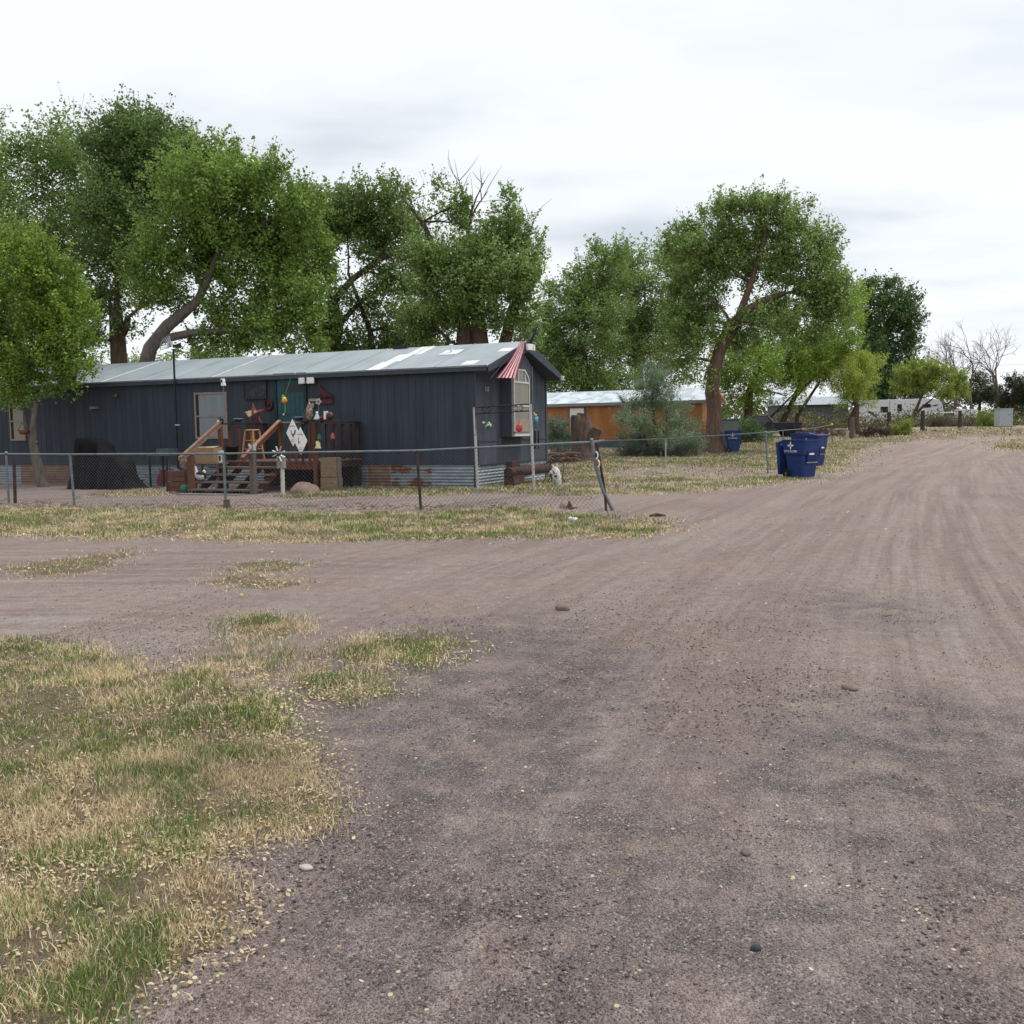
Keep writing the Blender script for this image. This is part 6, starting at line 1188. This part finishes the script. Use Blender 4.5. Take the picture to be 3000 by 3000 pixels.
tree('elm_tree', 'big leaning elm with thick reddish trunk near the distant blue bin', 'tree', 50, [(2092, 1330, .72), (2090, 1290, .46), (2094, 1200, .38), (2086, 1150, .37), (2092, 1090, .33), (2112, 1010, .28), (2140, 950, .24), (2180, 915, .20), (2235, 880, .17), (2300, 858, .12)],
     [(2120, 600, 30, 22, .6), (2275, 590, 30, 22, .6), (2370, 605, 26, 22, .5), (2455, 700, 28, 28, .5), (1960, 735, 30, 26, .6), (1985, 700, 42, 34, .7), (2030, 675, 45, 35, .7), (2110, 650, 60, 55, .8), (2170, 620, 50, 40, .8), (2240, 620, 60, 45, .8), (2330, 640, 50, 45, .7), (2290, 690, 80, 50), (2390, 690, 50, 45, .8), (2430, 760, 40, 45, .8), (2200, 710, 80, 55), (2040, 760, 80, 50), (2140, 800, 90, 55), (2260, 790, 90, 55), (2370, 790, 80, 60), (2400, 870, 80, 55), (2050, 850, 80, 55), (2300, 920, 90, 50), (2430, 930, 60, 45), (2050, 930, 70, 60, .8), (2380, 985, 80, 35, .8), (2180, 1010, 60, 50, .7), (2010, 1040, 60, 60, .7), (2050, 1120, 45, 40, .4), (2110, 730, 60, 50), (2470, 850, 45, 50, .8), (2090, 990, 60, 50, .6), (2240, 960, 80, 45, .8), (1990, 960, 60, 70, .8)], .17, 70000, COT*1.03, bark='elm_bark', wisp=.8, limbr=.055,
     stems=[[(2165, 925, .2), (2200, 830, .15), (2228, 740, .11), (2245, 660, .06)], [(2100, 1060, .2), (2140, 990, .12), (2175, 940, .08)], [(2092, 1330, .4, -.5), (2120, 1335, .12, -1.2)]], zb=float(gz(50)))
tree('background_tree', 'yellowish green tree filling the space below the elm crown', 'tree', 74, [(2190, 1260, .35), (2195, 1150, .3), (2230, 1080, .15)],
     [(2130, 1060, 60, 60), (2200, 1100, 70, 60), (2180, 1180, 60, 50, .7), (2280, 1080, 80, 60), (2360, 1020, 70, 50), (2300, 1160, 60, 40, .6), (2440, 1010, 60, 50), (2480, 900, 50, 60, .8), (2500, 960, 45, 60, .8), (2130, 1200, 40, 50, .5), (2230, 1030, 80, 50), (2330, 1060, 80, 50), (2140, 1120, 60, 50, .8), (2420, 1070, 60, 40)], .2, 36000, BRT*1.1, bark='bark', wisp=.5)
tree('cottonwood_tree', 'dark green cottonwood farther back, right of the elm crown', 'tree', 112, [(2590, 1240, .5), (2590, 1100, .4), (2590, 960, .25)],
     [(2540, 845, 35, 25, .8), (2590, 840, 40, 25), (2530, 890, 55, 40), (2610, 900, 60, 40), (2655, 950, 45, 35), (2560, 960, 70, 50), (2520, 1030, 60, 50), (2620, 1020, 75, 50), (2680, 1010, 35, 35, .8), (2580, 1100, 80, 45), (2660, 1090, 60, 40), (2640, 1150, 70, 40), (2700, 1140, 40, 35, .8), (2540, 1150, 60, 45)], .34, 34000, DKG, wisp=.6)
tree('mesquite_tree', 'spreading yellow green mesquite tree with low dark branches', 'tree', 76, [(2290, 1300, .32), (2295, 1230, .25), (2330, 1160, .18), (2380, 1110, .1)],
     [(2340, 1075, 60, 35), (2400, 1055, 60, 32), (2470, 1055, 60, 35), (2530, 1085, 40, 40), (2370, 1110, 70, 30), (2450, 1110, 80, 35), (2520, 1140, 50, 40), (2545, 1180, 35, 30, .8), (2290, 1115, 40, 30, .8), (2480, 1160, 40, 35, .6)], .13, 46000, YGR, wisp=.6, lw=.8,
     stems=[[(2330, 1298, .2), (2335, 1220, .16), (2400, 1120, .08)], [(2240, 1240, .1), (2280, 1200, .08), (2340, 1140, .05)], [(2505, 1275, .5), (2500, 1230, .42), (2510, 1190, .2), (2490, 1140, .1)]])
tree('mesquite_tree', 'small round bright green tree in front of the travel trailer', 'tree', 88, [(2672, 1258, .22), (2676, 1220, .18), (2690, 1185, .13), (2700, 1160, .1)],
     [(2660, 1100, 35, 28), (2700, 1085, 40, 28), (2750, 1095, 40, 28), (2790, 1115, 35, 28), (2650, 1135, 35, 22), (2710, 1130, 50, 25), (2770, 1145, 45, 22), (2820, 1150, 30, 18, .8)], .15, 30000, YGR*.8, wisp=.5, stems=[[(2676, 1220, .12), (2705, 1190, .1), (2730, 1170, .06)]])
tree('tamarisk_bush', 'large silvery green feathery bush in front of the orange home', 'bush', 47, [(1925, 1340, .14), (1922, 1290, .12), (1915, 1230, .08), (1912, 1150, .04)],
     [(1905, 1090, 28, 24, .8), (1935, 1110, 28, 28, .8), (1890, 1135, 35, 24, .9), (1950, 1160, 42, 28, .8), (1860, 1185, 38, 24, .7), (1915, 1190, 50, 34, .9), (1985, 1210, 45, 30, .7), (1850, 1240, 55, 28, .8), (1925, 1250, 60, 35, .9), (2010, 1260, 45, 30, .7), (1870, 1290, 60, 28), (1960, 1300, 65, 30), (2030, 1305, 40, 24, .8), (1830, 1210, 28, 12, .5)], .07, 40000, SIL*np.array((.82,.86,.72)), wisp=1.3, sig=.22, lw=.6, wf=1.3,
     stems=[[(1945, 1340, .1), (1950, 1280, .08), (1955, 1200, .04)], [(1905, 1340, .08), (1890, 1280, .06), (1860, 1220, .03)], [(1930, 1320, .08), (1975, 1280, .05), (2010, 1250, .03)]])
tree('tamarisk_bush', 'smaller grey green bush beside the right corner of the blue grey home', 'bush', 48, [(1640, 1340, .08), (1640, 1300, .06), (1640, 1260, .03)],
     [(1625, 1250, 24, 20, .9), (1650, 1245, 20, 18, .8), (1625, 1285, 30, 24), (1660, 1290, 26, 24), (1640, 1315, 38, 18)], .07, 12000, SIL*.65, wisp=1., sig=.22, lw=.6, stems=[[(1655, 1340, .05), (1665, 1290, .03)]])
# near young tree left, in front of the home
tree('ash_tree', 'young green tree with a forked grey trunk in front of the home at left', 'tree', 27.4, [(128, 1428, .16), (118, 1400, .135), (106, 1350, .125), (96, 1290, .11), (98, 1230, .085), (105, 1180, .07)],
     [(-50, 760, 60, 60), (40, 730, 70, 65), (110, 760, 60, 60, .9), (180, 830, 70, 60, .85), (70, 830, 90, 65), (-40, 880, 90, 80), (150, 920, 100, 65), (240, 930, 60, 55, .7), (60, 980, 110, 65), (-60, 1030, 80, 75), (210, 1010, 90, 55, .85), (120, 1070, 110, 50), (0, 1120, 100, 50), (230, 1080, 80, 40, .8), (150, 1140, 90, 35, .8), (60, 1170, 80, 32, .8), (-60, 1170, 70, 40, .8)], .105, 42000, BRT*.95, bark='grey_bark', wisp=.6, limbr=.035, spread=.6,
     stems=[[(108, 1300, .07), (76, 1262, .055), (70, 1200, .045), (60, 1150, .035)], [(124, 1420, .09), (122, 1370, .07), (100, 1310, .05)]])
t = thing('hanging_basket', 'small rust orange basket hung in the fork of the young tree', 'basket', tuple(at(68, 1264, 27.2))); MB().lathe([(0, -.09), (.09, -.08), (.15, .04), (.13, .04), (.08, -.05), (0, -.06)]).build('basket_body', M['orange'], t); MB().tube([(-.14, 0, .03), (-.03, 0, .25), (.14, 0, .03)], .008, 5).build('handle', M['iron'], t)
# fallen back row that closes the view between trunks
tree('background_tree', 'low green tree row seen under the cottonwoods at left', 'tree', 62, [(600, 1290, .3), (600, 1150, .2)],
     [(250, 1080, 90, 45, .5), (450, 1075, 90, 40, .5), (640, 1060, 100, 40, .6), (1100, 1075, 100, 45, .6), (850, 1075, 90, 40, .5), (1300, 1050, 90, 50, .6), (60, 1080, 80, 50, .6)], .2, 17000, COT, wisp=.4, lw=.5)
# bare winter trees at far right
def bare_tree(label, px, py, top, wpx, D, seed, mat='twig'):
    r_ = random.Random(seed); base = at(px, py, D); base[2] = float(gz(D)); t = thing('bare_tree', label, 'tree', tuple(base), 0, 'bare trees at the far right'); b = MB(); tw = MB(); Ht = at(px, top, D)[2]-base[2]; W = wpx/(F/D)
    def grow(p, d, l, r, lev):
        d = d/np.linalg.norm(d); k = 3; pts_ = [p]
        for i in range(k): d = d+np.array([r_.gauss(0, .10) for _ in range(3)])+np.array((0, 0, .05)); d = d/np.linalg.norm(d); pts_.append(pts_[-1]+d*l/k)
        (b if lev < 2 else tw).tube(pts_, list(np.linspace(r, r*.55, k+1)), 6 if lev < 2 else 3, cap=False)
        if lev >= 5: return
        for i in range(3 if lev < 1 else r_.choice((2, 3, 3))):
            a = r_.uniform(0, 6.28); sp = r_.uniform(.2, .5); e1 = np.cross(d, (.3, .2, 1)); e1 /= np.linalg.norm(e1); e2 = np.cross(d, e1); nd = d*cos(sp)+(e1*cos(a)+e2*sin(a))*sin(sp)*W
            grow(pts_[r_.choice((2, 3, 3))], nd, l*r_.uniform(.62, .85), r*.55, lev+1)
    grow(np.zeros(3), np.array((r_.gauss(0, .1), 0, 1.)), Ht*.36, .24, 0)
    tr = b.build('trunk', M[mat], t); tw.build('twigs', M[mat], tr); return t
bare_tree('leafless tree nearest the small bright green tree', 2790, 1240, 985, 33, 118, 3)
bare_tree('tall leafless tree with a reddish fork, centre of the bare group', 2855, 1240, 945, 36, 112, 11)
bare_tree('leafless spreading tree, rightmost of the bare group', 2905, 1240, 985, 48, 116, 21)
bare_tree('low leafless tree behind the leftmost bare one', 2735, 1240, 1010, 40, 130, 31)
tree('juniper_tree', 'dark juniper at the right picture edge behind the utility cabinet', 'tree', 100, [(2975, 1245, .3), (2975, 1180, .2), (2975, 1120, .1)],
     [(2970, 1120, 22, 20), (2985, 1150, 38, 30), (2960, 1180, 35, 30), (3000, 1195, 45, 30), (3040, 1150, 40, 40)], .2, 12000, JUN, wisp=.7, sig=.25)
tree('juniper_tree', 'grey green juniper behind the bare trees', 'tree', 120, [(2870, 1240, .3), (2870, 1180, .15)],
     [(2860, 1130, 30, 20, .8), (2890, 1110, 28, 20, .8), (2880, 1160, 45, 28), (2830, 1165, 35, 24, .8), (2920, 1170, 30, 24, .8)], .24, 8000, JUN*1.8, wisp=.6, sig=.25)
BR = np.array([(.12, .085, .065), (.16, .12, .085), (.10, .10, .05)])
def shrub(label, D, blobs, cols, n, size=.1, name='shrub', group=None): px = blobs[0][0]; return tree(name, label, 'shrub', D, [(px, 1280, .05), (px, blobs[0][1], .03)], blobs, size, n, cols, bark='twig', wisp=1.0, sig=.3, lw=.5, group=group)
shrub('bright green low shrub below the travel trailer', 66, [(2625, 1262, 28, 16), (2645, 1270, 20, 10), (2650, 1252, 18, 16)], YGR*.75, 5000)
shrub('green shrub left of the pale utility cabinet', 80, [(2895, 1225, 18, 20), (2885, 1250, 28, 14), (2910, 1248, 14, 14)], YGR*.7, 4500, .12)
shrub('reddish brown leafless brush at the foot of the white car', 82, [(2750, 1238, 28, 14), (2720, 1245, 30, 14), (2790, 1245, 34, 14), (2835, 1248, 30, 13)], BR, 7000, .09)
shrub('brown dry brush to the left of the bright green low shrub', 64, [(2560, 1262, 30, 10), (2530, 1268, 30, 9), (2590, 1266, 22, 9)], BR, 4500, .09)
shrub('dark green shrub in front of the dark pickup truck', 60, [(2200, 1262, 34, 26), (2175, 1270, 28, 22), (2230, 1278, 30, 20)], DKG, 9000, .10)
shrub('dry tangled brush behind the three blue bins', 66, [(2400, 1268, 40, 16, .7), (2450, 1272, 36, 14, .7), (2340, 1276, 40, 14, .7)], BR, 7000, .08)
shrub('dark brush under the silvery bush', 46.5, [(1900, 1325, 50, 10), (1980, 1322, 50, 12), (1840, 1325, 40, 10)], SIL*.35, 7000, .07)
# far woods closing the horizon
xs = np.linspace(-330, 330, 220); V = []; Fc = []; K = []; cen = np.stack([xs+rng.normal(0, 2, 220), 260+rng.uniform(-25, 25, 220), 1.5+rng.uniform(.5, 5.5, 220)], -1); sg = rng.uniform(1.6, 3.2, 220)
V, Fc, K = leaves(cen, sg, 50000, 1.1, np.vstack([DKG, JUN*1.5, BR]), sg**2); tag(link('far_woods', npmesh('far_woods', V, Fc, M['leaf'], K)), 'distant dark tree belt along the horizon', 'woods', kind='stuff')
cen = np.stack([rng.uniform(15, 60, 160), rng.uniform(84, 98, 160), 1.25+rng.uniform(.1, .7, 160)], -1); sg = rng.uniform(.3, .7, 160)
V, Fc, K = leaves(cen, sg, 26000, .2, np.vstack([BR, BR, YGR*.5]), sg**2); tag(link('dry_brush', npmesh('dry_brush', V, Fc, M['leaf'], K)), 'strip of brown weeds and brush behind the far roadside', 'brush', kind='stuff')
